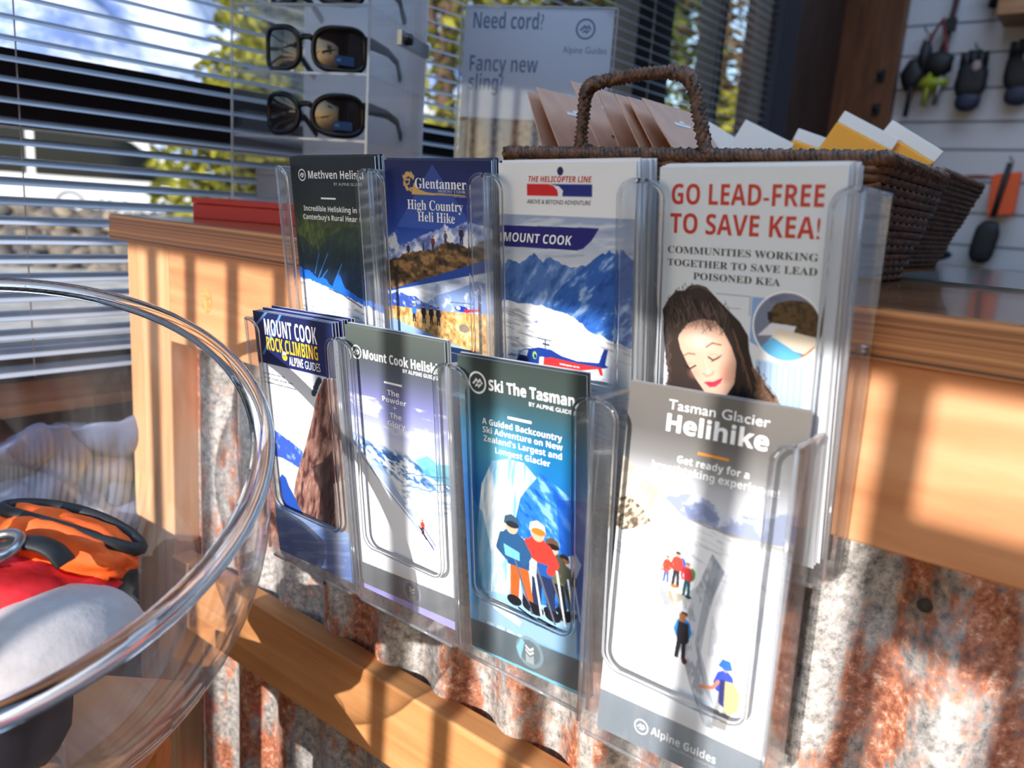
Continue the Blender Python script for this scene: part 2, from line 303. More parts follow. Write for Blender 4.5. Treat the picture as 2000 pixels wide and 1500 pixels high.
# ------------------------------------------------------------------ printed art
class Art:
    def __init__(s, w, h, ppm=2.2, seed=1):
        s.w, s.h, s.ppm = w, h, ppm; s.nx, s.ny = int(w*ppm)+1, int(h*ppm)+1
        s.SX, s.SY = s.nx*2, s.ny*2
        xs = (np.arange(s.SX)+.5)/s.SX*w; ys = (np.arange(s.SY)+.5)/s.SY*h
        s.X, s.Y = np.meshgrid(xs, ys); s.a = np.ones((s.SY, s.SX, 3)); s.rng = np.random.RandomState(seed)
    def noise(s, sx, sy=None, oct=4, rot=0.0):
        sy = sy or sx; out = np.zeros_like(s.X); amp = 1; tot = 0
        c, q = math.cos(rot), math.sin(rot)
        U0 = s.X*c+s.Y*q; V0 = -s.X*q+s.Y*c
        for o in range(oct):
            k = 2**o; U = U0/sx*k+500; V = V0/sy*k+500
            g = s.rng.rand(128, 128); iu = np.floor(U).astype(int); iv = np.floor(V).astype(int); fu = U-iu; fv = V-iv
            fu = fu*fu*(3-2*fu); fv = fv*fv*(3-2*fv)
            G = lambda i, j: g[j % 128, i % 128]
            out += amp*((G(iu, iv)*(1-fu)+G(iu+1, iv)*fu)*(1-fv)+(G(iu, iv+1)*(1-fu)+G(iu+1, iv+1)*fu)*fv); tot += amp; amp *= .55
        return out/tot
    def vgrad(s, stops, mask=None):
        ys = [q[0] for q in stops]; c = np.stack([np.interp(s.Y, ys, [q[1][i]/255 for q in stops]) for i in range(3)], -1)
        if mask is None: s.a[:] = c
        else: s.mix(mask, c)
    def mix(s, m, c):
        c = np.asarray(c, float); c = c/255 if c.ndim == 1 else c
        s.a[:] = s.a*(1-m[..., None])+c*m[..., None]
    def pmask(s, pts):
        P = np.asarray(pts, float); m = np.zeros_like(s.X, bool)
        x0, x1, y0, y1 = P[:, 0].min(), P[:, 0].max(), P[:, 1].min(), P[:, 1].max()
        i0 = max(int(x0/s.w*s.SX)-1, 0); i1 = min(int(x1/s.w*s.SX)+2, s.SX); j0 = max(int(y0/s.h*s.SY)-1, 0); j1 = min(int(y1/s.h*s.SY)+2, s.SY)
        if i1 <= i0 or j1 <= j0: return m.astype(float)
        X, Y = s.X[j0:j1, i0:i1], s.Y[j0:j1, i0:i1]; r = np.zeros(X.shape, bool)
        for k in range(len(P)):
            ax, ay = P[k]; bx, by = P[(k+1) % len(P)]
            if ay == by: continue
            r ^= ((ay > Y) != (by > Y)) & (X < (bx-ax)*(Y-ay)/(by-ay)+ax)
        m[j0:j1, i0:i1] = r; return m.astype(float)
    def poly(s, pts, c, al=1.0): s.mix(s.pmask(pts)*al, c)
    def ell(s, cx, cy, rx, ry, c, al=1.0, rot=0.0, soft=0.0):
        q, w = math.cos(rot), math.sin(rot); u = ((s.X-cx)*q+(s.Y-cy)*w)/rx; v = (-(s.X-cx)*w+(s.Y-cy)*q)/ry
        d = np.sqrt(u*u+v*v); m = (d < 1).astype(float) if soft == 0 else np.clip((1-d)/soft, 0, 1); s.mix(m*al, c); return m
    def line(s, pts, wd, c, al=1.0):
        for (ax, ay), (bx, by) in zip(pts, pts[1:]):
            L = math.hypot(bx-ax, by-ay) or 1e-6; t = np.clip(((s.X-ax)*(bx-ax)+(s.Y-ay)*(by-ay))/L/L, 0, 1)
            d = np.hypot(s.X-ax-t*(bx-ax), s.Y-ay-t*(by-ay)); s.mix((d < wd/2)*al, c)
    def jag(s, pts, amp, n=14, seed=3):
        r = np.random.RandomState(seed); out = []
        for (ax, ay), (bx, by) in zip(pts, pts[1:]):
            for k in range(n):
                t = k/n; out.append((ax+(bx-ax)*t, ay+(by-ay)*t+(r.rand()-.5)*amp))
        out.append(pts[-1]); return out
    def person(s, x, y, h, top, leg, head=(60, 45, 40), pack=None, lean=0.0, arm=None):
        u = h/8.0; hx = x+lean*h
        s.poly([(x-.75*u, y-4*u), (x+.75*u, y-4*u), (x+1.0*u, y), (x+.3*u, y), (x+.05*u, y-3*u), (x-.3*u, y), (x-1.0*u, y)], leg)
        if pack: s.ell(x+1.1*u+lean*h*.6, y-5.4*u, .9*u, 1.5*u, pack)
        s.poly([(x-.85*u, y-3.7*u), (x+.85*u, y-3.7*u), (hx+1.0*u, y-6.5*u), (hx+.4*u, y-6.9*u), (hx-.4*u, y-6.9*u), (hx-1.0*u, y-6.5*u)], top)
        s.line([(hx-.9*u, y-6.2*u), (hx-1.3*u, y-4.8*u), (hx-.9*u, y-3.9*u)], .55*u, top)
        s.line([(hx+.9*u, y-6.2*u), (hx+1.3*u, y-4.9*u), (hx+1.1*u, y-4*u)], .55*u, arm or top)
        s.ell(hx, y-7.4*u, .55*u, .65*u, (205, 160, 135)); s.poly([(hx-.65*u, y-7.4*u), (hx-.5*u, y-8.0*u), (hx+.5*u, y-8.0*u), (hx+.65*u, y-7.4*u)], head)
    def mesh_colors(s):
        a = s.a.reshape(s.ny, 2, s.nx, 2, 3).mean((1, 3)); a = np.clip(a, 0, 1)
        l = np.where(a <= .04045, a/12.92, ((a+.055)/1.055)**2.4); return l
WATER = {}
def art_heli_dark():      # dark valley above a snow slope
    A = Art(99, 210, 2.2, 11); n = A.noise(14, 9); f = A.noise(3, 6, 4, .5)
    A.vgrad([(0, (20, 27, 38)), (30, (26, 33, 38)), (42, (44, 52, 34)), (52, (66, 78, 34)), (64, (58, 72, 38)), (76, (30, 48, 52)), (90, (18, 44, 80)), (120, (20, 44, 80))])
    k = np.clip((A.Y-36)/15, 0, 1); A.a *= (1+k*(f-.5)*1.1+k*(n-.5)*.7)[..., None]
    g = A.noise(2.2, 14, 4, -.35); A.mix(((g > .62) & (A.Y > 44) & (A.Y < 75) & (A.X < 30))*.55, (120, 140, 60))
    A.poly([(10, 62), (26, 72), (40, 60), (60, 52), (99, 50), (99, 110), (0, 110), (0, 60)], (16, 38, 56), .45)
    for x0, y0, x1, y1 in ((20, 90, 27, 74), (24, 93, 38, 73), (27, 94, 36, 86), (42, 97, 54, 80)): A.line([(x0, y0), (x1, y1)], 1.0, (70, 140, 230), .8)
    b = A.jag([(-1, 85), (14, 89), (24, 94), (30, 92), (40, 98), (50, 88), (56, 99), (70, 104), (100, 108)], 2.0, 8)
    A.poly(b+[(100, 212), (-1, 212)], (30, 104, 214))
    w = A.jag([(-1, 94), (14, 96), (30, 99), (50, 104), (70, 108), (100, 114)], 1.6, 10, 5)
    m = A.pmask(w+[(100, 212), (-1, 212)]); A.mix(m, (240, 243, 249)); q = A.noise(9, 1.6, 4, .12); A.mix(m*np.clip((q-.58)*5, 0, .8), (150, 155, 165))
    A.line([(36, 101), (52, 104), (74, 112)], .9, (60, 66, 78))
    return A
def art_highcountry():
    A = Art(99, 210, 2.2, 12); A.vgrad([(0, (14, 22, 78)), (18, (18, 36, 108)), (45, (28, 66, 162)), (60, (60, 100, 190))])
    A.poly([(47, 3), (20, 34), (10, 46), (85, 46), (74, 33)], (74, 106, 190), .55); A.poly([(99, 28), (75, 50), (99, 60)], (74, 106, 190), .4)
    n = A.noise(7); A.mix(np.clip((n-.38)*5, 0, 1)*np.clip((1-np.hypot((A.X-3)/15, (A.Y-58)/14))*3, 0, 1), (236, 240, 248))
    m = A.pmask(A.jag([(-1, 69), (10, 61), (22, 56), (40, 49), (50, 46), (57, 42), (62, 45), (70, 42), (78, 39), (100, 43)], 1.6, 7)+[(100, 80), (-1, 80)])
    q = A.noise(5, 7, 5, .7); A.mix(m, (150, 166, 216)); A.mix(m*np.clip((q-.47)*6, 0, 1), (238, 242, 250)); A.mix(m*np.clip((.42-q)*6, 0, .8), (74, 92, 158))
    for x, y, h, c in ((20.5, 67, 10, (58, 40, 66)), (35.5, 62, 7.5, (70, 80, 120)), (45, 61.5, 11, (130, 36, 50)), (57, 56, 9.5, (90, 80, 110)), (71.5, 55, 12, (44, 42, 62))): A.person(x, y, h, c, (30, 30, 48), (40, 34, 40))
    m = A.pmask(A.jag([(-1, 71), (14, 66), (30, 62), (46, 60), (54, 55), (62, 53), (70, 55), (78, 57), (88, 52), (100, 50)], 2.2, 6)+[(100, 61), (76.5, 68.5), (-1, 92.4)])
    q = A.noise(6, 4, 5); A.mix(m, (92, 68, 42)); A.mix(m*np.clip((q-.5)*5, 0, .9), (172, 132, 82)); A.mix(m*np.clip((.46-q)*7, 0, .9), (38, 28, 22))
    A.poly([(-1, 92.4), (76.5, 68.5), (100, 61), (100, 72), (9.5, 90.7), (-1, 94)], (40, 76, 164))
    ph = [(-1, 93.5), (9.5, 90.7), (100, 70), (100, 132), (52, 123), (-1, 113)]; m = A.pmask(ph)
    q = A.noise(16, 5); A.mix(m, (186, 200, 226)); A.mix(m*np.clip((q-.52)*5, 0, .8), (242, 245, 250)); A.mix(m*np.clip((.42-q)*5, 0, .6), (120, 140, 176))
    for pts, c in (([(28, 104), (46, 92), (58, 88), (70, 84), (84, 78), (100, 80), (100, 106), (28, 106)], (128, 152, 204)), ([(-1, 96), (8, 92.5), (18, 95), (26, 94.5), (34, 99), (42, 104), (-1, 106)], (58, 84, 168)), ([(20, 104), (34, 98), (48, 101), (58, 105)], (76, 108, 190))):
        mm_ = A.pmask(pts)*m; A.mix(mm_, c); A.mix(mm_*np.clip((A.noise(4, 3, 4, .6)-.55)*5, 0, .8), (216, 226, 244))
    m2 = A.pmask([(-1, 104), (30, 103.5), (60, 102), (100, 99), (100, 140), (-1, 140)])*m; g = A.noise(3, 3.5, 5)
    A.mix(m2, (212, 166, 104)); A.mix(m2*np.clip((g-.52)*5, 0, .9), (246, 220, 170)); A.mix(m2*np.clip((.44-g)*6, 0, .8), (150, 104, 56)); A.ell(72, 112, 5, 3, (110, 108, 104), .8)
    A.poly([(-1, 113), (52, 123), (100, 132), (100, 212), (-1, 212)], (150, 182, 238)); A.poly([(-1, 124), (60, 140), (100, 150), (100, 212), (-1, 212)], (214, 226, 246))
    for x, c in ((23.5, (60, 120, 210)), (33.3, (30, 30, 42)), (40.8, (28, 28, 40)), (47.8, (40, 34, 52))): A.person(x, 113.5, 13.5, c, (24, 26, 40), (40, 30, 30))
    A.ell(70, 98.6, 6.2, 2.0, (30, 58, 150)); A.poly([(72, 98.5), (85, 97.5), (86, 94), (87, 98), (74, 101)], (196, 44, 60)); A.ell(67, 98.2, 2, 1.3, (220, 228, 240)); A.line([(60, 95), (82, 94)], .5, (60, 70, 110))
    # gold fern-and-peak mark
    G = (214, 172, 96); A.poly([(29, 15), (33, 19.5), (42, 21.6), (76, 22.2), (76, 22.8), (26, 23.2)], G)
    for k in range(7):
        t = .5+k*.75; A.line([(24.5+6*math.cos(t+j*.3)*(1-.1*j), 14.5+6.5*math.sin(t+j*.3)*(1-.1*j)) for j in range(4)], 1.3, G)
    for k in range(5): A.ell(19.5+k*2.1, 9.5+abs(k-2)*.9, 1.1, 1.7, G, 1, .6*(k-2))
    A.line([(21, 13.5), (25, 13), (24, 16), (21, 17), (23, 20)], 1.1, G)
    return A
def art_helicopter_line():
    A = Art(99, 210, 2.3, 13); A.vgrad([(0, (242, 244, 247)), (210, (242, 244, 247))]); m = (A.Y > 31.5).astype(float)
    A.vgrad([(31, (158, 174, 206)), (45, (176, 190, 214)), (60, (206, 212, 222))], m); q = A.noise(26, 4, 4, -.1); A.mix(m*np.clip((q-.55)*5, 0, .7), (226, 230, 236)); A.mix(m*np.clip((.4-q)*4, 0, .5), (128, 146, 178))
    def mtn(pts, c, hi, lo, sd, rot):
        mk = A.pmask(A.jag(pts, 1.3, 6, sd)+[(100, 125), (-1, 125)]); A.mix(mk, c); q = A.noise(4, 12, 5, rot); A.mix(mk*np.clip((q-.58)*6, 0, .85), hi); A.mix(mk*np.clip((.42-q)*6, 0, .7), lo)
    mtn([(-1, 68), (6, 60), (16, 62), (27.6, 54.8), (34, 60), (39.4, 55.9), (48, 60), (56, 62), (64, 60), (74, 62), (100, 60)], (78, 118, 184), (150, 178, 222), (44, 80, 148), 3, .6)
    mtn([(20, 100), (44, 78), (56, 68), (66, 60), (76, 53), (82.5, 50.4), (86, 52), (90, 48), (96, 53), (100, 56)], (48, 98, 178), (168, 196, 236), (28, 66, 138), 5, .85)
    mtn([(-1, 80), (10, 76), (22, 74), (40, 82), (50, 88), (60, 92), (70, 99)], (52, 96, 172), (160, 188, 230), (34, 70, 140), 7, -.5) if 0 else None
    mk = A.pmask(A.jag([(-1, 86), (14, 88), (30, 87), (50, 90), (58, 92), (69, 99.4), (84, 103), (100, 107)], 1.4, 6, 9)+[(100, 212), (-1, 212)])
    A.mix(mk, (238, 241, 247)); q = A.noise(14, 1.7, 5, .15); A.mix(mk*np.clip((q-.58)*6, 0, .75), (150, 156, 170)); q = A.noise(9, 3, 4, -.2); A.mix(mk*np.clip((q-.66)*7, 0, .7)*(A.X < 30), (70, 92, 150))
    A.poly([(-1, 38.6), (75.3, 37.5), (70, 45), (64, 50), (59.7, 51.2), (-1, 51.8)], (34, 34, 118))
    A.poly([(22.5, 12.9), (39, 12.9), (43, 14), (45.6, 16.5), (46, 19.7), (22.5, 19.7)], (214, 36, 40)); A.poly([(40, 12.9), (70.2, 12.9), (70.2, 19.7), (49, 19.7), (49.6, 16.5), (46.5, 14)], (30, 44, 128))
    A.ell(47.6, 5.3, 2.2, 2.5, (24, 34, 76))
    # helicopter
    bl = (28, 58, 140); A.poly([(11.6, 127), (14, 121), (18, 117.5), (24, 116.5), (30, 114.8), (40, 115), (48, 118), (60, 119.6), (76, 118.5), (79.5, 109.5), (82.5, 109.2), (80.5, 119), (83, 120.3), (79, 121.5), (60, 124), (48, 126), (36, 128), (16, 129)], bl)
    A.poly([(33, 121.5), (40, 120), (60, 121), (78, 121), (79, 126), (77, 126), (75.5, 122.5), (62, 125.5), (44, 128.5), (33, 128.5)], (222, 52, 52)); A.poly([(31, 121), (34.5, 120.5), (33.5, 128.5), (30, 128.5)], (240, 242, 246))
    A.poly([(14, 121.5), (18, 118), (22, 117.6), (20.5, 122)], (206, 216, 232)); A.ell(27, 120.5, 1.8, 2.6, (150, 196, 120)); A.ell(27.4, 121, 1, 1.4, (40, 48, 70)); A.ell(18, 124.5, 4, 2.8, (18, 34, 84))
    A.line([(35.6, 115), (35.6, 109)], .9, (60, 66, 90)); A.line([(30, 108.6), (40, 109.4)], .8, (70, 76, 96)); A.line([(13, 107), (58, 110.5)], .35, (120, 128, 146)); A.line([(34, 112), (38.5, 112.3)], 1.3, (50, 60, 90))
    return A
def art_kea():
    A = Art(99, 210, 2.7, 14); A.vgrad([(0, (226, 233, 240)), (60, (222, 230, 238)), (130, (240, 242, 246)), (210, (240, 242, 246))])
    A.line([(36, 66), (55, 66), (55, 76)], .4, (120, 132, 150)); A.line([(40, 73), (50, 73)], .3, (150, 160, 176))
    m = A.pmask([(56, 66), (66, 66), (66, 94), (56, 90)]); A.mix(m, (140, 174, 222)); m = A.pmask([(60, 99), (86, 97.5), (86, 140), (60, 140)]); A.mix(m, (176, 204, 236))
    for k in range(8): A.line([(62+k*3.2, 100), (62+k*3.2, 140)], .35, (128, 158, 200))
    A.line([(60, 99.5), (86, 98)], .8, (206, 224, 244))
    # hair behind
    hr = (54, 44, 41); A.poly([(5, 84), (4, 78), (8, 71), (12, 66.5), (17, 66), (20, 63), (25, 62), (30, 63), (34, 66.5), (38, 70), (44, 75), (50, 80), (55, 87), (56, 95), (59, 104), (64, 110), (68, 114), (72, 118), (76, 124), (77, 134), (70, 140), (8, 140), (7, 126), (9, 116), (7, 106), (6, 98), (5, 90)], hr)
    for k in range(16):
        t = k/15; A.line([(58+t*8, 104+t*10), (63+t*8, 112+t*9), (60+t*9, 119+t*8)], .7, (150, 112, 84), .75)
    # neck and face
    A.poly([(40, 118), (52, 108), (58, 126), (56, 142), (36, 142)], (32, 28, 32))
    face = [(14, 92), (17, 85), (24, 82), (31, 80), (37, 81), (41, 86), (46, 94), (49, 101), (50, 108), (48.5, 115), (45, 121), (40.5, 125), (36, 125.5), (32, 122), (26, 115), (20, 106), (16, 99)]
    A.poly(face, (214, 172, 150)); A.ell(44, 108, 5.5, 8, (180, 128, 108), .55, .3, .8); A.ell(28, 92, 11, 8, (236, 204, 186), .9, 0, .8); A.ell(25, 112, 5, 4.5, (206, 140, 128), .5, 0, .9); A.ell(44, 112, 4, 4, (196, 128, 116), .5, 0, .9)
    for y0 in (0, 1): pass
    A.line([(31.5, 96), (35, 93.4), (40, 93.8)], .9, (110, 78, 62), .9); A.line([(18.5, 102.5), (21, 101), (25, 101)], .8, (120, 88, 70), .8)         # brows
    A.line([(33, 101.5), (36, 103), (39.5, 100.6)], .9, (40, 26, 24)); A.line([(33.6, 100.2), (36.5, 99.4), (39, 99.8)], .5, (190, 140, 122)); A.line([(36, 103), (35, 104)], .4, (40, 26, 24)); A.line([(39.3, 100.8), (40.6, 99.4)], .5, (40, 26, 24))
    A.line([(20, 108.6), (22.6, 109.6), (25.6, 107.4)], .9, (40, 26, 24)); A.line([(20.5, 107.2), (23, 106.4)], .5, (190, 140, 122)); A.line([(20.2, 108.8), (18.8, 108.6)], .5, (40, 26, 24))
    A.line([(30.6, 98), (31.4, 104), (33.2, 109.5)], .6, (226, 182, 164), .9); A.line([(30.2, 111.2), (32.4, 112.6), (35.6, 111.2), (36.6, 109)], .7, (190, 128, 112), .9); A.ell(33.3, 109.4, 1.6, 1.6, (238, 206, 188), .9, 0, .6)
    A.poly([(31, 116.2), (34, 115.4), (36.5, 115.2), (39.5, 113.4), (42, 112), (40.8, 115.2), (38, 117.8), (34.6, 118.6)], (186, 56, 78)); A.line([(31.4, 116.5), (36, 116.5), (41.6, 112.6)], .45, (150, 34, 56)); A.line([(43.2, 111), (44, 113.5)], .4, (196, 140, 124))
    # front hair strands and bun highlights
    A.poly([(5, 88), (10, 76), (22, 70), (34, 72), (42, 80), (44, 90), (40.5, 85.4), (36, 81), (28, 80.6), (20, 84), (15, 91), (13, 99), (15, 108), (10, 118), (7, 104)], hr); A.poly([(41, 84), (47, 88), (52, 98), (54, 112), (50.5, 124), (49, 112), (49.4, 101), (46, 93)], hr)
    r = np.random.RandomState(5)
    for k in range(90):
        x = 7+r.rand()*36; y = 68+r.rand()*12; A.line([(x, y), (x+(r.rand()-.3)*5, y+5), (x+(r.rand()-.4)*8, y+9)], .3, (122, 100, 88) if k % 3 else (18, 15, 15), .7)
    for k in range(18):
        y = 90+r.rand()*34; A.line([(8+r.rand()*3, y), (5.5+r.rand()*3, y+5), (8+r.rand()*3, y+9)], .35, (90, 76, 70), .8)
    for k in range(30):
        t = r.rand(); x = 46+t*10; y = 84+t*26; A.line([(x, y), (x+3, y+6), (x+3+r.rand()*3, y+12)], .4, (112, 84, 66), .8)
    A.ell(26, 66.4, 6.5, 4, (58, 50, 48), .9, .15); A.line([(20.5, 64.6), (26, 62.8), (32, 65.2)], .4, (120, 108, 104))
    for k in range(44):
        t = r.rand(); x = 57+t*15+r.rand()*3; y = 100+t*20+r.rand()*8; w_ = 1.2+r.rand()*1.6; A.line([(x, y), (x+w_, y+2.5), (x+.4, y+5), (x+w_+.6, y+7.5), (x+.8, y+10)], .45, ((136, 104, 82), (96, 72, 58), (168, 132, 104))[k % 3], .8)
    for k in range(26):
        a = 2.6+r.rand()*2.2; x = 24+17*math.cos(a); y = 84+20*math.sin(a); A.line([(x, y), (x-2+r.rand()*3, y-2-r.rand()*2), (x-3+r.rand()*5, y-1)], .28, (70, 60, 58), .8)
    for k in range(22):
        x = 12+r.rand()*28; y = 70+r.rand()*8; A.line([(x, y), (x+2, y+3), (x+2+r.rand()*3, y+7)], .4, (150, 130, 122), .5)
    # round inset
    A.ell(75, 80, 18.2, 18.6, (246, 248, 250)); m = A.ell(75, 80, 17.2, 17.6, (122, 130, 154)); 
    q = A.noise(12, 12); A.mix(m*np.clip((q-.5)*4, 0, .6), (92, 96, 124))
    b = A.pmask([(65, 74), (69, 68), (76, 66), (84, 66), (92, 70), (93, 82), (86, 84), (78, 82), (70, 79), (66, 79)])*m; q = A.noise(2, 2, 3); A.mix(b, (96, 76, 48)); A.mix(b*np.clip((q-.5)*6, 0, .8), (58, 46, 34)); A.mix(A.pmask([(64.5, 73), (68, 73), (67, 78), (65, 77)])*m, (40, 38, 40))
    for pts, c in (([(60, 86), (67, 78.5), (80, 79), (79, 82), (68, 85)], (228, 230, 236)), ([(66, 88), (71, 81), (92, 84), (91, 94), (80, 92)], (236, 222, 200)), ([(62, 92), (68, 86), (86, 95), (80, 98), (66, 96)], (96, 172, 214)), ([(82, 96), (90, 88), (92, 90), (86, 97)], (180, 110, 56))): A.mix(A.pmask(pts)*m, c)
    return A
def art_rock():
    A = Art(99, 210, 2.2, 15); A.vgrad([(0, (26, 36, 84)), (42, (28, 38, 92)), (42.01, (226, 234, 248)), (70, (240, 245, 252)), (110, (244, 247, 252)), (160, (226, 232, 242)), (166, (150, 184, 232)), (182, (98, 136, 204)), (210, (86, 122, 192))])
    for p in ([(2, 12), (20, -1)], [(9, 34), (38, -1)]): A.line(p, 2.2, (110, 160, 226), .9)
    m = A.pmask(A.jag([(-1, 92), (9, 98), (22, 101), (36, 105), (48, 109)], 1.6, 6)+[(48, 128), (20, 122), (-1, 128)]); A.mix(m, (62, 96, 196)); A.mix(m*np.clip((A.noise(4, 5, 4, .5)-.55)*6, 0, .8), (150, 178, 234))
    m = A.pmask([(-1, 122), (20, 121), (48, 126), (48, 166), (-1, 166)]); A.mix(m, (226, 222, 220)); A.mix(m*np.clip((A.noise(6, 5)-.55)*4, 0, .6), (190, 180, 176))
    A.poly([(11, 150), (12, 140), (16, 136), (21, 138), (24, 145), (30, 152), (38, 160), (40, 166), (14, 166)], (40, 84, 180))
    m = A.pmask([(84, 43.5), (100, 42), (100, 166), (40, 165), (34, 160), (30, 150), (34, 138), (42, 122), (50, 108), (56, 96), (64, 80), (70, 66), (76, 55)])
    q = A.noise(3.4, 11, 5, .35); A.mix(m, (140, 100, 90)); A.mix(m*np.clip((q-.52)*6, 0, .9), (184, 146, 130)); A.mix(m*np.clip((.45-q)*7, 0, .9), (72, 46, 46))
    A.mix(A.pmask([(58, 120), (74, 112), (86, 100), (92, 120), (82, 150), (76, 166), (60, 166), (66, 140)])*m*.6, (44, 34, 40)); A.mix(A.pmask([(84, 128), (100, 120), (100, 166), (82, 166)])*m*.7, (196, 184, 172))
    for k, (x, y) in enumerate(((72, 54), (74, 51), (76, 48), (70, 57), (78, 46))): A.ell(x, y, 2.6, 3.4, (30, 44, 60), .9, .3*k)
    A.ell(75.5, 60, 1.3, 2.2, (226, 60, 48)); A.line([(75.4, 61), (74, 74)], .5, (200, 60, 60)); A.line([(74.6, 62), (73.8, 66)], .9, (50, 60, 90)); A.ell(76, 57.6, .8, .8, (60, 50, 50))
    A.ell(37, 33.4, 3.4, 3.0, (240, 206, 60)); A.poly([(33.5, 31.5), (36, 28.8), (40, 30), (39, 31.6)], (244, 246, 250)); A.line([(34, 33), (40, 32)], .5, (40, 50, 90))
    A.mix(((A.noise(30, 3, 3, -.3) > .6) & (A.Y > 167))*.35, (190, 212, 244))
    return A
def band_mark(A, cx, cy, r, ring, dark, hi):
    A.ell(cx, cy, r, r, ring, .8); A.ell(cx, cy, r*.76, r*.76, dark, .9); A.poly([(cx-r*.3, cy-r*.42), (cx, cy-r*.2), (cx+r*.3, cy-r*.42), (cx+r*.3, cy), (cx, cy+r*.22), (cx-r*.3, cy)], hi)
    A.poly([(cx-r*.3, cy+r*.12), (cx, cy+r*.34), (cx+r*.3, cy+r*.12), (cx+r*.3, cy+r*.75), (cx-r*.3, cy+r*.75)], hi, .5); A.line([(cx-r*.3, cy-r*.2), (cx, cy+.02*r), (cx+r*.3, cy-r*.2)], .8, dark)
def art_powder():
    A = Art(99, 210, 2.2, 16); A.vgrad([(0, (84, 92, 88)), (18, (74, 82, 82)), (32, (88, 94, 112)), (48, (118, 122, 172)), (62, (146, 152, 206)), (78, (206, 212, 238)), (96, (240, 244, 250)), (210, (244, 247, 251))])
    A.mix(np.clip((A.noise(24, 7)-.56)*5, 0, .6)*((A.Y > 50) & (A.Y < 84)), (236, 238, 250)); q = A.noise(7, 3, 5, .35)
    band = np.clip(1-np.abs((A.Y-(92+.10*A.X))/13), 0, 1); A.mix(np.clip((q-.46)*9, 0, 1)*np.clip(band*1.8, 0, 1)*.9, (54, 104, 168)); A.mix(np.clip((q-.6)*9, 0, 1)*band, (30, 66, 120))
    m = A.pmask([(66, 88), (78, 82), (88, 86), (100, 84), (100, 100), (86, 98), (74, 96)]); A.mix(m*.8, (92, 178, 200))
    for yy in (98, 103, 108): A.line(A.jag([(56, yy+2), (74, yy), (100, yy-4)], 2, 5, yy), 1.0, (60, 116, 178), .8)
    A.mix(np.clip((A.noise(8, 2.2, 4, -.2)-.56)*7, 0, .7)*((A.Y > 96) & (A.Y < 124) & (A.X > 50)), (140, 170, 206))
    A.poly([(-1, 88), (9, 98), (40, 122), (64, 140), (80, 152), (100, 160), (100, 188), (-1, 188)], (246, 248, 252)); A.mix(A.pmask([(9, 92), (30, 100), (48, 118), (66, 134), (70, 139), (60, 134), (38, 118), (22, 106)])*.75, (148, 174, 216))
    A.line([(9, 98), (30, 115), (52, 131), (79, 150)], .8, (96, 126, 182)); A.line([(9, 88), (24, 96), (44, 112), (62, 128), (70, 138)], .6, (120, 150, 200), .7)
    A.mix(np.clip((A.noise(3, 3)-.4)*4, 0, 1)*A.pmask([(44, 112), (58, 118), (70, 134), (64, 136), (52, 126)])*.8, (252, 252, 254))
    A.line([(66, 138), (80, 152)], 1.1, (40, 60, 120)); A.line([(69, 136), (82, 149)], .8, (60, 90, 150)); A.person(70, 143, 11, (226, 70, 46), (60, 34, 40), (180, 40, 30)); A.line([(68, 139), (73, 146)], 1.4, (70, 36, 40))
    A.poly([(-1, 187.5), (100, 184), (100, 203), (-1, 206)], (96, 102, 108)); A.poly([(-1, 206), (100, 203), (100, 212), (-1, 212)], (168, 164, 232)); band_mark(A, 55, 194.5, 9.5, (136, 138, 176), (84, 90, 98), (236, 238, 240))
    return A
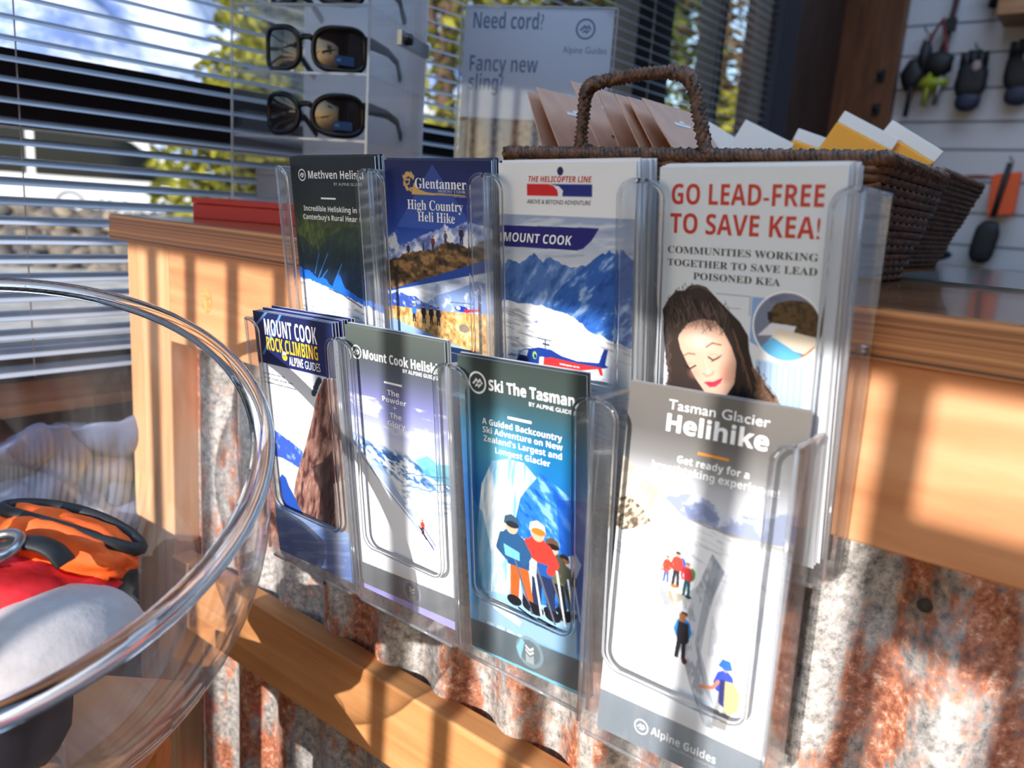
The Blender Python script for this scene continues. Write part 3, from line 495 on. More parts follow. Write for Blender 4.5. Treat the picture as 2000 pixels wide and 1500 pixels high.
def art_tasman():
    A = Art(99, 210, 2.2, 17); A.vgrad([(0, (56, 66, 64)), (18, (60, 74, 72)), (34, (52, 92, 108)), (50, (24, 110, 158)), (70, (26, 112, 182)), (110, (30, 108, 196)), (150, (80, 150, 220)), (210, (120, 190, 232))])
    A.ell(34, 60, 34, 32, (132, 196, 206), .7, 0, .9)
    m = A.pmask([(26, 66), (40, 62), (52, 62), (62, 70), (54, 78), (48, 86), (44, 100), (40, 112), (46, 140), (50, 186), (8, 186), (10, 120), (16, 84)]); q = A.noise(3, 22, 5, .12)
    A.mix(m, (192, 222, 240)); A.mix(m*np.clip((q-.5)*6, 0, .9), (250, 252, 254)); A.mix(m*np.clip((.44-q)*6, 0, .8), (104, 164, 208))
    A.poly([(8, 96), (16, 104), (22, 130), (20, 164), (6, 176), (4, 110)], (64, 140, 196), .6); A.poly([(26, 112), (33, 120), (30, 130)], (246, 250, 252))
    m = A.pmask([(64, 66), (78, 72), (90, 78), (99, 84), (99, 180), (70, 180), (52, 120), (44, 100), (50, 84)]); q = A.noise(10, 4, 5, .75); A.mix(m*.9, (44, 118, 206)); A.mix(m*np.clip((q-.52)*5, 0, .8)*(A.Y < 112), (150, 196, 236)); A.mix(m*np.clip((.42-q)*6, 0, .8), (20, 74, 166)); A.poly([(76, 80), (99, 76), (99, 150), (84, 140), (78, 110)], (18, 72, 170), .65)
    A.poly([(10, 162), (30, 158), (60, 156), (90, 150), (90, 184), (8, 184)], (150, 196, 232)); A.poly([(18, 164), (34, 166), (46, 174), (44, 178), (22, 172)], (246, 250, 252)); A.poly([(48, 112), (58, 118), (62, 150), (54, 158), (48, 140)], (236, 244, 250), .9)
    A.poly([(80, 118), (90, 112), (94, 118), (88, 134), (80, 138)], (226, 238, 248), .8)
    def skier(x, y, h, top, mid, leg, hel, gog, lean):
        u = h/8.; hx = x+lean*h
        A.poly([(x-.9*u, y-4*u), (x+1.0*u, y-4*u), (x+1.5*u, y-.6*u), (x+.7*u, y-.6*u), (x+.1*u, y-2.8*u), (x-.1*u, y-.6*u), (x-1*u, y-.6*u)], leg); A.ell(x+1.1*u, y-.3*u, .8*u, .5*u, (24, 26, 34)); A.ell(x-.6*u, y-.3*u, .8*u, .5*u, (24, 26, 34))
        A.poly([(x-1.15*u, y-3.6*u), (x+1.15*u, y-3.6*u), (hx+1.2*u, y-6.3*u), (hx+.4*u, y-6.9*u), (hx-.5*u, y-6.9*u), (hx-1.25*u, y-6.2*u)], top); A.poly([(x-1.15*u, y-3.6*u), (x+1.15*u, y-3.6*u), (x+1.2*u, y-4.7*u), (x-1.2*u, y-4.7*u)], mid)
        A.line([(hx+1.0*u, y-6.1*u), (hx+1.7*u, y-5.0*u), (hx+1.2*u, y-4.2*u)], .75*u, top); A.line([(hx-1.0*u, y-6.1*u), (hx-1.4*u, y-4.9*u), (hx-.6*u, y-4.3*u)], .75*u, top)
        A.ell(hx, y-7.3*u, .72*u, .82*u, (214, 170, 146)); A.poly([(hx-.85*u, y-7.3*u), (hx-.7*u, y-8*u), (hx, y-8.3*u), (hx+.7*u, y-8*u), (hx+.85*u, y-7.3*u)], hel); A.ell(hx+.1*u, y-7.35*u, .7*u, .3*u, gog)
        A.line([(x+1.6*u, y-4.4*u), (x+2.3*u, y+.1*u)], .22*u, (226, 230, 236)); A.line([(x-.4*u, y-4.3*u), (x+1.3*u, y+.3*u)], .22*u, (90, 96, 110))
    skier(81, 156, 40, (70, 82, 70), (40, 56, 90), (44, 50, 40), (44, 34, 34), (130, 90, 70), 0)
    skier(73.5, 160, 52, (74, 76, 66), (96, 100, 70), (34, 36, 44), (96, 74, 58), (28, 28, 34), -.02)
    skier(63, 163, 63, (222, 60, 52), (34, 84, 160), (38, 50, 84), (208, 220, 228), (240, 120, 40), -.03); A.poly([(54, 124), (60, 126), (59, 138), (53, 136)], (226, 234, 242))
    skier(45, 162, 61, (42, 84, 128), (32, 78, 130), (236, 92, 44), (56, 84, 104), (36, 44, 56), -.08); A.poly([(33, 121), (46, 124), (46, 130), (34, 129)], (112, 184, 226)); A.poly([(48, 152), (54, 160), (52, 164), (47, 158)], (28, 32, 42))
    A.line([(44, 164), (62, 170), (70, 168)], 1.4, (30, 40, 56)); A.line([(60, 166), (74, 168)], 1.2, (30, 40, 56))
    A.poly([(-1, 187.2), (100, 184), (100, 207), (-1, 208.4)], (72, 88, 98)); A.poly([(-1, 208.4), (100, 207), (100, 212), (-1, 212)], (116, 202, 232)); band_mark(A, 52, 194, 11.5, (120, 156, 164), (80, 96, 104), (240, 244, 244)); A.poly([(41, 194), (45, 186), (48, 188), (44, 202)], (130, 206, 232), .9)
    return A
def art_helihike():
    A = Art(102, 210, 2.7, 18); A.vgrad([(0, (104, 100, 96)), (24, (100, 97, 95)), (38, (128, 128, 128)), (50, (188, 190, 196)), (62, (214, 218, 226)), (80, (226, 230, 236)), (210, (240, 242, 246))])
    A.mix(A.pmask([(-1, 42), (10, 48), (22, 56), (33, 64), (44, 70), (70, 73), (70, 80), (-1, 80)]), (212, 200, 186)); A.mix(A.pmask([(-1, 42), (10, 48), (33, 64), (44, 70), (20, 68), (-1, 62)])*np.clip((A.noise(4, 9, 4, .6)-.5)*5, 0, .5), (170, 156, 140))
    m = A.pmask(A.jag([(28, 60), (38, 57), (48, 54), (58, 58), (68, 61), (80, 58), (92, 54), (103, 52)], 1.6, 6)+[(103, 74), (60, 72), (40, 68)]); A.mix(m, (150, 160, 190)); A.mix(m*np.clip((A.noise(6, 6, 4, .7)-.52)*6, 0, .8), (222, 228, 238)); A.mix(A.pmask([(40, 62), (52, 58), (62, 64), (60, 70), (44, 68)])*.5, (104, 118, 164))
    m = A.pmask(A.jag([(-1, 78), (9, 73), (20, 70), (36, 68.5), (52, 70), (70, 71.5), (88, 71), (103, 69)], .9, 6)+[(103, 190), (-1, 190)]); A.mix(m, (244, 246, 250)); q = A.noise(11, 1.6, 5, .2); A.mix(m*np.clip((q-.57)*6, 0, .5)*(A.Y < 100), (176, 182, 192))
    m = A.pmask([(-1, 66), (8, 66), (16, 70), (22, 76), (14, 82), (4, 86), (-1, 84)]); A.mix(m, (200, 190, 172)); A.mix(m*np.clip((A.noise(1.4, 3, 4, .7)-.5)*8, 0, .9), (92, 76, 58))
    A.line(A.jag([(20, 70), (40, 69), (60, 71), (88, 72), (103, 71)], .8, 5), .7, (150, 140, 128), .8); m = A.pmask([(60, 71), (103, 69), (103, 74), (70, 73)]); A.mix(m*.5, (170, 164, 156))
    cre = A.pmask([(60, 84), (68, 92), (64, 104), (62, 118), (58, 136), (62, 150), (70, 165), (78, 180), (66, 180), (56, 160), (48, 142), (40, 128), (32, 116), (30, 106), (38, 108), (46, 112), (54, 104)]); A.mix(cre, (206, 212, 220)); q = A.noise(3, 8, 5, -.2); A.mix(cre*np.clip((q-.5)*6, 0, .8), (150, 156, 166)); A.mix(A.pmask([(61, 86), (68, 92), (62, 112), (60, 140), (72, 168), (64, 160), (56, 136), (58, 108)])*.5, (140, 148, 162))
    m = A.pmask([(70, 86), (90, 90), (94, 130), (84, 150), (74, 160), (64, 140), (64, 116)]); A.mix(m*np.clip((A.noise(5, 10, 4, -.3)-.52)*5, 0, .6), (196, 204, 214))
    A.mix(np.clip((A.noise(3, 3, 4)-.56)*7, 0, .7)*np.clip(1-np.hypot((A.X-16)/14, (A.Y-128)/20), 0, 1)*1.5, (206, 180, 156)); A.mix(np.clip((A.noise(2.4, 2.4, 4)-.5)*8, 0, .8)*np.clip(1.3-np.hypot((A.X-41)/9, (A.Y-113)/9), 0, 1), (166, 150, 120)); A.mix(np.clip((A.noise(2, 2.6, 4)-.52)*8, 0, .8)*np.clip(1.2-np.hypot((A.X-26)/4, (A.Y-90)/8), 0, 1), (176, 150, 122))
    A.line([(32, 116), (40, 128), (48, 142), (56, 160), (66, 178)], .6, (160, 164, 170), .8)
    A.person(34.6, 107.5, 15, (232, 74, 52), (70, 96, 150), (120, 110, 110)); A.line([(31, 101), (36, 101.6)], .9, (232, 74, 52))
    A.person(40.5, 108.5, 20, (226, 70, 58), (52, 50, 60), (60, 50, 50), (48, 100, 206)); A.ell(40, 108.5, 2.2, .9, (196, 110, 50))
    A.person(47.5, 112, 19, (186, 52, 60), (30, 84, 96), (150, 130, 120), (60, 150, 70), -.04); A.ell(49, 112, 2, .9, (30, 50, 60))
    A.person(48, 148, 27, (40, 130, 214), (44, 44, 52), (70, 50, 40)); A.poly([(45, 127), (51, 127), (52.4, 137), (50, 140), (45.4, 139), (44.6, 133)], (40, 40, 48)); A.poly([(45, 122.4), (49, 122.4), (48.6, 127), (45.4, 127)], (150, 100, 60)); A.ell(51, 148.6, 1.6, 1.8, (90, 46, 40))
    A.person(75, 172, 31, (62, 84, 206), (164, 162, 160), (52, 104, 220)); A.poly([(74, 151), (80, 150), (84.5, 155), (84.5, 164), (80, 169), (75.6, 166)], (206, 180, 132)); A.poly([(72.4, 151), (75.4, 150), (76.4, 166), (73, 164)], (50, 56, 110)); A.line([(71.6, 152.5), (69, 157), (62, 159)], 2.0, (218, 142, 110)); A.poly([(70.5, 143.4), (72.6, 139), (77, 139), (79, 143.6), (75, 145)], (52, 108, 226)); A.poly([(71, 170), (80, 169), (79, 178), (71, 178)], (150, 148, 146))
    A.poly([(-1, 185.2), (103, 185.2), (103, 212), (-1, 212)], (126, 136, 146)); A.mix((A.Y > 185)*np.clip((A.noise(8, 24)-.5)*3, 0, .35), (150, 158, 166))
    return A
ARTS = (art_heli_dark, art_highcountry, art_helicopter_line, art_kea, art_rock, art_powder, art_tasman, art_helihike)

def cover_mesh(A, th):
    nx, ny = A.nx, A.ny; col = A.mesh_colors()
    x = np.linspace(0, A.w*.001, nx); z = -np.linspace(0, A.h*.001, ny); XX, ZZ = np.meshgrid(x, z)
    co = np.stack([XX, np.zeros_like(XX), ZZ], -1).reshape(-1, 3)
    k = len(co); w, h = A.w*.001, A.h*.001
    back = np.array([[0, th, 0], [w, th, 0], [w, th, -h], [0, th, -h], [0, 0, 0], [w, 0, 0], [w, 0, -h], [0, 0, -h]]); co = np.concatenate([co, back])
    i = np.arange(nx-1)[None, :]+nx*np.arange(ny-1)[:, None]; q = np.stack([i, i+nx, i+nx+1, i+1], -1).reshape(-1, 4)
    ex = np.array([[0, 1, 2, 3], [4, 5, 1, 0], [5, 6, 2, 1], [6, 7, 3, 2], [7, 4, 0, 3]])+k
    F = np.concatenate([q, ex]); nf = len(F)
    me = bpy.data.meshes.new('cover'); me.vertices.add(len(co)); me.vertices.foreach_set('co', co.astype('f').ravel())
    me.loops.add(nf*4); me.loops.foreach_set('vertex_index', F.astype('i').ravel()); me.polygons.add(nf)
    me.polygons.foreach_set('loop_start', (np.arange(nf)*4).astype('i')); mi = np.zeros(nf, 'i'); mi[len(q):] = 1
    me.polygons.foreach_set('material_index', mi); me.update(calc_edges=True)
    at = me.color_attributes.new('print', 'FLOAT_COLOR', 'POINT'); c4 = np.ones((len(co), 4), 'f'); c4[:k, :3] = col.reshape(-1, 3); at.data.foreach_set('color', c4.ravel())
    me.materials.append(M_PRINT); me.materials.append(M_EDGE); return me

T_WHITE = plain('print_white', (248, 250, 252), .4); T_RED = plain('print_red', (196, 52, 40), .4); T_DRED = plain('print_dark_red', (200, 36, 34), .4)
T_BLACK = plain('print_charcoal', (52, 56, 58), .4); T_YEL = plain('print_yellow', (246, 196, 40), .4); T_ORA = plain('print_orange', (240, 150, 50), .4); T_GREY = plain('print_soft_grey', (196, 204, 210), .4); T_GOLD = plain('print_gold', (222, 186, 112), .4)

#           x, y, z of top left corner, lean, turn, width, depth of stack, sheets behind, plain colour of the sheets behind
BRO = [(-.1957, -.060, .0255, .109, -.0221, .099, .0095, 4, (20, 27, 38)), (-.0867, -.060, .0255, .109, -.012, .099, .0140, 6, (14, 22, 78)),
       (.018, -.060, .0255, .109, -.0262, .099, .0250, 9, (232, 234, 238)), (.132, -.060, .0255, .109, -.0318, .099, .0250, 9, (226, 232, 238)),
       (-.2010, -.0895, -.0947, .1075, -.0325, .0976, .0225, 7, (28, 40, 100)), (-.0900, -.0895, -.0901, .1075, -.0240, .0976, .0055, 2, (84, 92, 88)),
       (.0189, -.0895, -.0938, .1075, -.0430, .0976, .0040, 3, (50, 58, 58)), (.1343, -.0721, -.0914, -.0492, -.0327, .1005, .0028, 2, (110, 106, 102))]
BLAB = ['dark heliskiing brochure with a round white emblem, front of the top left pocket', 'blue high country heli hike brochure with five hikers on a ridge',
        'white topped helicopter brochure showing a helicopter over a glacier', 'white lead-free brochure with red capitals and one smiling woman',
        'navy topped rock climbing brochure with a climber on a brown rock', 'grey topped heliski brochure with one red skier on a white slope',
        'teal brochure with four skiers standing in an ice cave', 'grey topped helihike brochure with walkers in a snowy gully']
SLAB = ['dark brochure edge standing behind the dark heliskiing brochure', 'navy brochure edge standing behind the blue heli hike brochure', 'white brochure edge standing behind the white topped helicopter brochure',
        'white brochure edge standing behind the red lettered lead-free brochure', 'navy brochure edge standing behind the rock climbing brochure', 'grey brochure edge standing behind the one-skier heliski brochure',
        'dark brochure edge standing behind the ice cave skiers brochure', 'grey brochure edge standing behind the helihike brochure']
def bro_matrix(x, y, z, t, rot):
    a = Vector((1, 0, 0)); d = Vector((0, math.sin(t), -math.cos(t))); c, s = math.cos(rot), math.sin(rot)
    a2 = a*c+d*s; d2 = d*c-a*s; Z = -d2; Y = Z.cross(a2)
    m = Matrix((a2, Y, Z)).transposed().to_4x4(); m.translation = (x, y, z); return m
BROOT = []
for i, (x, y, z, t, rot, w, dep, nb, pc) in enumerate(BRO):
    m = bro_matrix(x, y, z, t, rot); th = .0009
    root = thing('brochure', BLAB[i], 'brochure', mat=m); BROOT.append(root)
    A = ARTS[i](); A.w = w*1000; o = bpy.data.objects.new('cover', cover_mesh(A, th)); COL.objects.link(o); o.parent = root
    cm = plain('sheet_colour_%d' % i, pc, .4); bm = bmesh.new(); bm_box(bm, (0, 0, -.21), (w, .0011, 0))
    proto = add('brochure', bm, [M_EDGE, cm]); 
    for p in proto.data.polygons: p.material_index = 1 if abs(p.normal.y) > .9 else 0
    rr = random.Random(i)
    for k in range(nb):
        s = proto if k == 0 else proto.copy()
        if k: COL.objects.link(s)
        off = .0016+(dep-.0024)*(k+.4)/max(nb, 1); s.matrix_basis = m @ Matrix.Translation((rr.uniform(-.0006, .0012), off, rr.uniform(-.0004, .0016))) @ Matrix.Rotation(rr.uniform(-.006, .006), 4, 'Y')
        tag(s, SLAB[i], 'brochure', 'brochures in pocket behind %s' % BLAB[i].split(' brochure')[0])
def dash(p, x0, x1, yc, h, mat):
    bm = bmesh.new(); vs = [bm.verts.new((q[0]*.001, -.0002, -q[1]*.001)) for q in ((x0, yc-h/2), (x1, yc-h/2), (x1, yc+h/2), (x0, yc+h/2))]; bm.faces.new(vs); return add('rule', bm, mat, p, local=True, recalc=False)
P = BROOT[0]; emblem(P, 14.3, 13.4, 4.6, T_WHITE); lettering(P, 'Methven Heliski', 22, 86, 16, 5.8, T_WHITE, 'bold'); lettering(P, 'BY ALPINE GUIDES', 52, 84, 20.9, 2.2, T_GREY); dash(P, 35.4, 52.9, 30.7, 1.3, T_WHITE)
lettering(P, 'Incredible Heliskiing in', 12.9, 76, 40.6, 3.9, T_WHITE, 'bold'); lettering(P, "Canterbuy's Rural Heart", 11.5, 78, 47.2, 3.9, T_WHITE, 'bold')
P = BROOT[1]; lettering(P, 'Glentanner', 30, 77.3, 18.6, 7.0, T_WHITE, 'serif'); lettering(P, 'MOUNT COOK', 51.5, 77, 21.0, 1.9, T_GREY, 'serif'); lettering(P, 'New Zealand', 66, 77, 23.6, 1.2, T_GREY)
lettering(P, 'High Country', 21.6, 74, 33.0, 6.8, T_WHITE, 'serif'); lettering(P, 'Heli Hike', 31.5, 66.5, 40.9, 6.8, T_WHITE, 'serif')
P = BROOT[2]; lettering(P, 'THE HELICOPTER LINE', 23.3, 69.4, 11.4, 3.4, T_DRED, 'bold', slant=.18); lettering(P, 'ABOVE & BEYOND ADVENTURE', 22.4, 69.3, 24.4, 2.7, T_BLACK, slant=.12); lettering(P, 'MOUNT COOK', 3.0, 55.5, 48.3, 5.6, T_WHITE, 'bold', slant=.16); lettering(P, 'helicopter.co.nz', 47, 62, 123.9, 1.3, T_WHITE, 'bold')
P = BROOT[3]; lettering(P, 'GO LEAD-FREE', 7.6, 89, 19.4, 10.6, T_RED, 'bold'); lettering(P, 'TO SAVE KEA!', 7.2, 88, 34.8, 10.6, T_RED, 'bold')
lettering(P, 'COMMUNITIES WORKING', 6.3, 88.4, 45.6, 3.9, T_BLACK, 'serif'); lettering(P, 'TOGETHER TO SAVE LEAD', 6.3, 88.4, 52.6, 3.9, T_BLACK, 'serif'); lettering(P, 'POISONED KEA', 22.1, 70.4, 59.2, 3.9, T_BLACK, 'serif')
P = BROOT[4]; lettering(P, 'MOUNT COOK', 13.8, 79, 18.0, 13.0, T_WHITE, 'bold'); lettering(P, 'ROCK CLIMBING', 14.6, 78.6, 30.2, 10.8, T_YEL, 'bold'); lettering(P, 'ALPINE', 42, 59.5, 39.0, 7.0, T_WHITE, 'bold'); lettering(P, 'GUIDES', 61.5, 80, 39.0, 6.8, T_WHITE)
lettering(P, 'Trips run every fine day', 3, 34, 50.8, 1.9, T_BLACK); lettering(P, 'from mid October through April,', 3, 44, 54.6, 1.9, T_BLACK); lettering(P, 'with qualified mountain professionals', 3, 47.4, 58.4, 1.9, T_BLACK)
P = BROOT[5]; emblem(P, 11.4, 18.6, 5.2, T_WHITE); lettering(P, 'Mount Cook Heliski', 18.2, 90.5, 22.2, 6.4, T_WHITE, 'heavy'); lettering(P, 'BY ALPINE GUIDES', 57.8, 90.5, 26.4, 2.6, T_WHITE, 'bold'); dash(P, 38.3, 56.2, 36.2, 1.5, T_WHITE)
for s, x0, x1, b in (('The', 41, 53, 45), ('Powder', 35.4, 59.4, 50.4), ('+', 46, 49.4, 55.4), ('The', 42.2, 54, 61.4), ('Glory', 39.5, 57.2, 67.6)): lettering(P, s, x0, x1, b, 3.8, T_WHITE, 'bold')
P = BROOT[6]; emblem(P, 16.2, 15.9, 7.3, T_WHITE); lettering(P, 'Ski The Tasman', 25.2, 89.4, 19.4, 6.8, T_WHITE, 'heavy'); lettering(P, 'BY ALPINE GUIDES', 56.5, 89.3, 24.4, 2.7, T_WHITE); dash(P, 39.6, 58, 34.6, 1.7, T_WHITE)
for s, x0, x1, b in (('A Guided Backcountry', 18.7, 80.2, 42.2), ('Ski Adventure on New', 18.9, 80.5, 47.8), ("Zealand's Largest and", 19.4, 79.9, 53.6), ('Longest Glacier', 28.6, 71.3, 60)): lettering(P, s, x0, x1, b, 3.9, T_WHITE, 'bold')
P = BROOT[7]; lettering(P, 'Tasman Glacier', 24.9, 81.1, 11.3, 5.6, T_WHITE); lettering(P, 'Helihike', 24.7, 81.6, 23.4, 9.4, T_WHITE, 'heavy'); dash(P, 44.5, 62.1, 32.1, 1.5, T_ORA)
lettering(P, 'Get ready for a', 33.2, 73.8, 39.6, 3.9, T_WHITE, 'bold'); lettering(P, 'breathtaking experience!', 18.6, 90, 45.6, 4.1, T_WHITE, 'bold')
emblem(P, 29, 197.4, 4.6, T_WHITE); lettering(P, 'Alpine Guides', 35.3, 74.7, 199, 4.6, T_WHITE, 'bold'); lettering(P, 'MOUNTAIN EXPERTISE', 48, 74.7, 202.2, 1.5, T_GREY)

# ------------------------------------------------------------------ acrylic pockets
def pocket(x0, w, zt, zb, yft, yfb, ybt, ybb, zo, fl, fr, lean, label, screw=False, standoff=False):
    t = .0022; root = thing('brochure_holder', label, 'brochure holder', (x0+w/2, (yfb+ybb)/2, zb), 'clear wall brochure holders')
    H = zt-zb
    def fy(z): return yfb+(yft-yfb)*(z-zb)/H
    def by(z): return ybb+(ybt-ybb)*(z-zb)/H
    bm = bmesh.new(); bm_hull8(bm, [(x0, by(zb), zb), (x0+w, by(zb), zb), (x0+w, by(zb)-t, zb), (x0, by(zb)-t, zb), (x0, by(zt), zt), (x0+w, by(zt), zt), (x0+w, by(zt)-t, zt), (x0, by(zt)-t, zt)]); add('back_panel', bm, M_ACR, root)
    for xs in (x0, x0+w-t):
        bm = bmesh.new(); bm_prism(bm, [(xs, fy(zb)+t*1.02, zb+t), (xs, by(zb)-t*1.02, zb+t), (xs, by(zt)-t*1.02, zt), (xs, fy(zt)+t*1.02, zt)], (t, 0, 0)); add('side_panel', bm, M_ACR, root)
    bm = bmesh.new(); bm_box(bm, (x0, fy(zb)+t*1.02, zb), (x0+w, by(zb)-t*1.02, zb+t)); add('bottom_panel', bm, M_ACRF, root)
    r = min(fl, fr)*.85; r2 = .010
    def arc(cx, cz, rad, a0, a1, n=7): return [(cx+rad*math.cos(a0+(a1-a0)*k/n), cz+rad*math.sin(a0+(a1-a0)*k/n)) for k in range(n+1)]
    inner = arc(x0+w-fr+r, zt-r, r, PI/2, PI)+arc(x0+w-fr-r2, zo+r2, r2, 0, -PI/2)+arc(x0+fl+r2, zo+r2, r2, -PI/2, -PI)+arc(x0+fl-r, zt-r, r, 0, PI/2)
    rb = .006
    outl = [(x0, zt)]+arc(x0+rb, zb+rb, rb, PI, 1.5*PI, 5)+arc(x0+w-rb, zb+rb, rb, 1.5*PI, 2*PI, 5)+[(x0+w, zt)]
    poly = [(x, fy(z), z) for x, z in outl+inner]
    bm = bmesh.new(); bm_prism(bm, poly, (0, t, 0)); add('front_panel', bm, M_ACRF, root)
    bm = bmesh.new(); path = [(x, fy(z)+.0003, z) for x, z in [(x0+w-.001, zt)]+inner+[(x0+.001, zt)]]; bm_tube(bm, path, .0014, 8); add('opening_rim', bm, M_BEAD, root, smooth=True)
    for xs in (x0+.0008, x0+w-.0008):
        bm = bmesh.new(); bm_tube(bm, [(xs, fy(zt), zt), (xs, fy((zt+zb)/2), (zt+zb)/2), (xs, fy(zb+.006), zb+.006)], .0013, 8); add('corner_edge', bm, M_RIM, root, smooth=True)
        bm = bmesh.new(); bm_tube(bm, [(xs, fy(zt), zt), (xs, by(zt), zt)], .0012, 8); add('side_top_edge', bm, M_RIM, root, smooth=True)
    bm = bmesh.new(); bm_tube(bm, [(x0+.006, fy(zb), zb+.0006), (x0+w-.006, fy(zb), zb+.0006)], .0013, 8); add('bottom_edge', bm, M_RIM, root, smooth=True)
    if screw:
        bm = bmesh.new(); bm_lathe(bm, [(.0002, .0016), (.003, .0012), (.0036, 0)], 16); bmesh.ops.transform(bm, matrix=Matrix.Translation((x0+w-.004, by(-.05)-.0022, -.062)) @ Matrix.Rotation(PI/2, 4, 'X'), verts=bm.verts); add('screw', bm, plain('steel', (150, 150, 155), .3, 1), root, smooth=True)
    if standoff:
        for xs in (x0+w*.3, x0+w*.7):
            bm = bmesh.new(); z_ = zb+.04; bm_tube(bm, [(xs, by(z_), z_), (xs, .012, z_)], .004, 10); add('standoff', bm, M_ACR, root, smooth=True)
    for ch in root.children:
        for v in ch.data.vertices: v.co.x += (zt-zb-v.co.z)*lean
    return root
HL = ['clear holder with the dark heliskiing brochures, upper row', 'clear holder with the high country heli hike brochures, upper row', 'clear holder with the white topped helicopter brochures, upper row', 'clear holder with the lead-free kea brochures, upper row',
      'clear holder with the rock climbing brochures, lower row', 'clear holder with the one-skier heliski brochures, lower row', 'clear holder with the ice cave skiers brochures, lower row', 'clear holder with the helihike brochures, lower row']
R1 = [(-.2005, .1085), (-.0905, .1060), (.0163, .1107), (.1280, .1145)]
for i, (x0, w) in enumerate(R1): pocket(x0, w, .0175, -.187, -.0690, -.0455, -.0215, -.0140, -.14, .0115, .0145, .02, HL[i], screw=(i == 3))
R2 = [(-.2040, .1110), (-.0925, .1080), (.0160, .1080), (.1247, .1135)]
for i, (x0, w) in enumerate(R2): pocket(x0, w, -.1010, -.3055, -.0945, -.0735 if i < 3 else -.0870, -.0575, -.0500 if i < 3 else -.0560, -.2560, .0155, .0122, .028, HL[4+i], standoff=True)

# ------------------------------------------------------------------ service counter
ct = thing('countertop', 'thick laminated plywood countertop above the brochure holders', 'countertop', (.3, .4, -.068))
bm = bmesh.new(); bm_box(bm, (-.601, -.012, -.068), (1.7, .86, -.0402)); add('laminated_slab', bm, M_PLY, ct, bevel=.0012)
bm = bmesh.new(); bm_box(bm, (-.5995, -.0105, -.0402), (1.7, .86, -.0390)); add('top_surface', bm, M_TOP, ct)
sc = thing('service_counter', 'pine framed counter clad in rusty corrugated iron', 'counter', (.3, .3, -1.04))
box('apron_board', (-.492, 0.0, -.1726), (1.7, .022, -.0682), M_PINE, sc, bevel=.0015)
box('corner_post', (-.5835, 0.0, -1.04), (-.4925, .05, -.0682), M_POST, sc, bevel=.002)
box('rail', (-.492, -.004, -.512), (1.7, .022, -.4285), M_RAIL, sc, bevel=.002)
box('side_panel', (-.578, .05, -1.04), (-.56, .84, -.0682), M_POST, sc)
bm = bmesh.new(); n = 420; prev = None
for k in range(n+1):
    x = -.492+2.19*k/n; yy = .0245-.0085*math.cos(2*PI*(x-.003)/.076); a = bm.verts.new((x, yy, -1.03)); b = bm.verts.new((x, yy, -.071)); 
    if prev: bm.faces.new((prev[0], a, b, prev[1]))
    prev = (a, b)
o = add('corrugated_cladding', bm, M_RUST, sc, smooth=True); md = o.modifiers.new('thickness', 'SOLIDIFY'); md.thickness = .001; md.offset = 1
for x, z in ((.285, -.205), (-.24, -.46+.08)):
    bm = bmesh.new(); bm_lathe(bm, [(.0003, .0016), (.0025, .0012), (.0042, 0)], 16); bmesh.ops.transform(bm, matrix=Matrix.Translation((x, .0205, z)) @ Matrix.Rotation(PI/2, 4, 'X'), verts=bm.verts); add('roofing_nail', bm, plain('dark_steel', (54, 50, 48), .8), sc, smooth=True)
# knot in the apron
bm = bmesh.new(); bmesh.ops.create_circle(bm, cap_ends=True, radius=1, segments=28); bmesh.ops.transform(bm, matrix=Matrix.Translation((-.4165, -.0003, -.118)) @ Matrix.Rotation(PI/2, 4, 'X') @ Matrix.Diagonal((.009, .013, 1, 1)), verts=bm.verts); add('knot', bm, wood('pine_knot', (190, 112, 58), (214, 146, 88), (226, 166, 108), (60, 60, 60), .5, 3), sc)

# ------------------------------------------------------------------ room
FZ, CZ = -1.04, 1.46
DW = wood('dark_brown_wall', (40, 26, 20), (54, 34, 26), (70, 46, 34), scale=(3, 10, 1), rough=.6)
WX = -.70
def st_box(name, lo, hi, mat): bm = bmesh.new(); bm_box(bm, lo, hi); return struct(name, bm, mat)
st_box('floor', (-.9, -1.7, FZ-.05), (3.0, 2.75, FZ), plain('floor_concrete', (58, 60, 64), .5, noise=.2, nscale=6))
st_box('ceiling', (-.9, -1.7, CZ), (3.0, 2.75, CZ+.06), plain('ceiling_paint', (188, 194, 204), .8))
SLOT = plain('slatwall_white', (196, 198, 204), .5)
bm = bmesh.new(); bm_box(bm, (-.455, 2.62, FZ), (3.0, 2.70, CZ)); wb = struct('wall_back', bm, SLOT)
st_box('wall_right', (2.94, -1.6, FZ), (3.0, 2.7, CZ), plain('right_wall_paint', (108, 112, 120), .8))
# left wall: sill wall, head wall, far stub
bm = bmesh.new(); bm_box(bm, (-.80, -1.56, FZ), (-.655, 2.70, -.2770)); bm_box(bm, (-.80, -1.56, .98), (-.655, 2.70, CZ)); bm_box(bm, (-.80, 2.10, -.277), (-.655, 2.70, .98)); bm_box(bm, (-.80, -1.56, -.277), (-.655, -1.40, .98)); struct('wall_left', bm, DW)
st_box('trim_1', (-.80, -1.40, -.277), (-.645, 2.10, -.2364), wood('sill_wood', (96, 62, 44), (120, 82, 58), (150, 108, 78), scale=(10, .8, 10)))
bm = bmesh.new(); bm_box(bm, (-.655, 2.58, FZ), (-.455, 2.62, CZ)); struct('trim_2', bm, wood('brown_panel', (84, 48, 28), (104, 62, 36), (122, 76, 46), scale=(6, 6, .8)))
FR = plain('dark_window_frame', (34, 28, 32), .45)
w1 = bpy.data.objects.new('window_1', None); COL.objects.link(w1); w1.location = (WX, .35, -.236); w1['kind'] = 'structure'
fbm = bmesh.new()
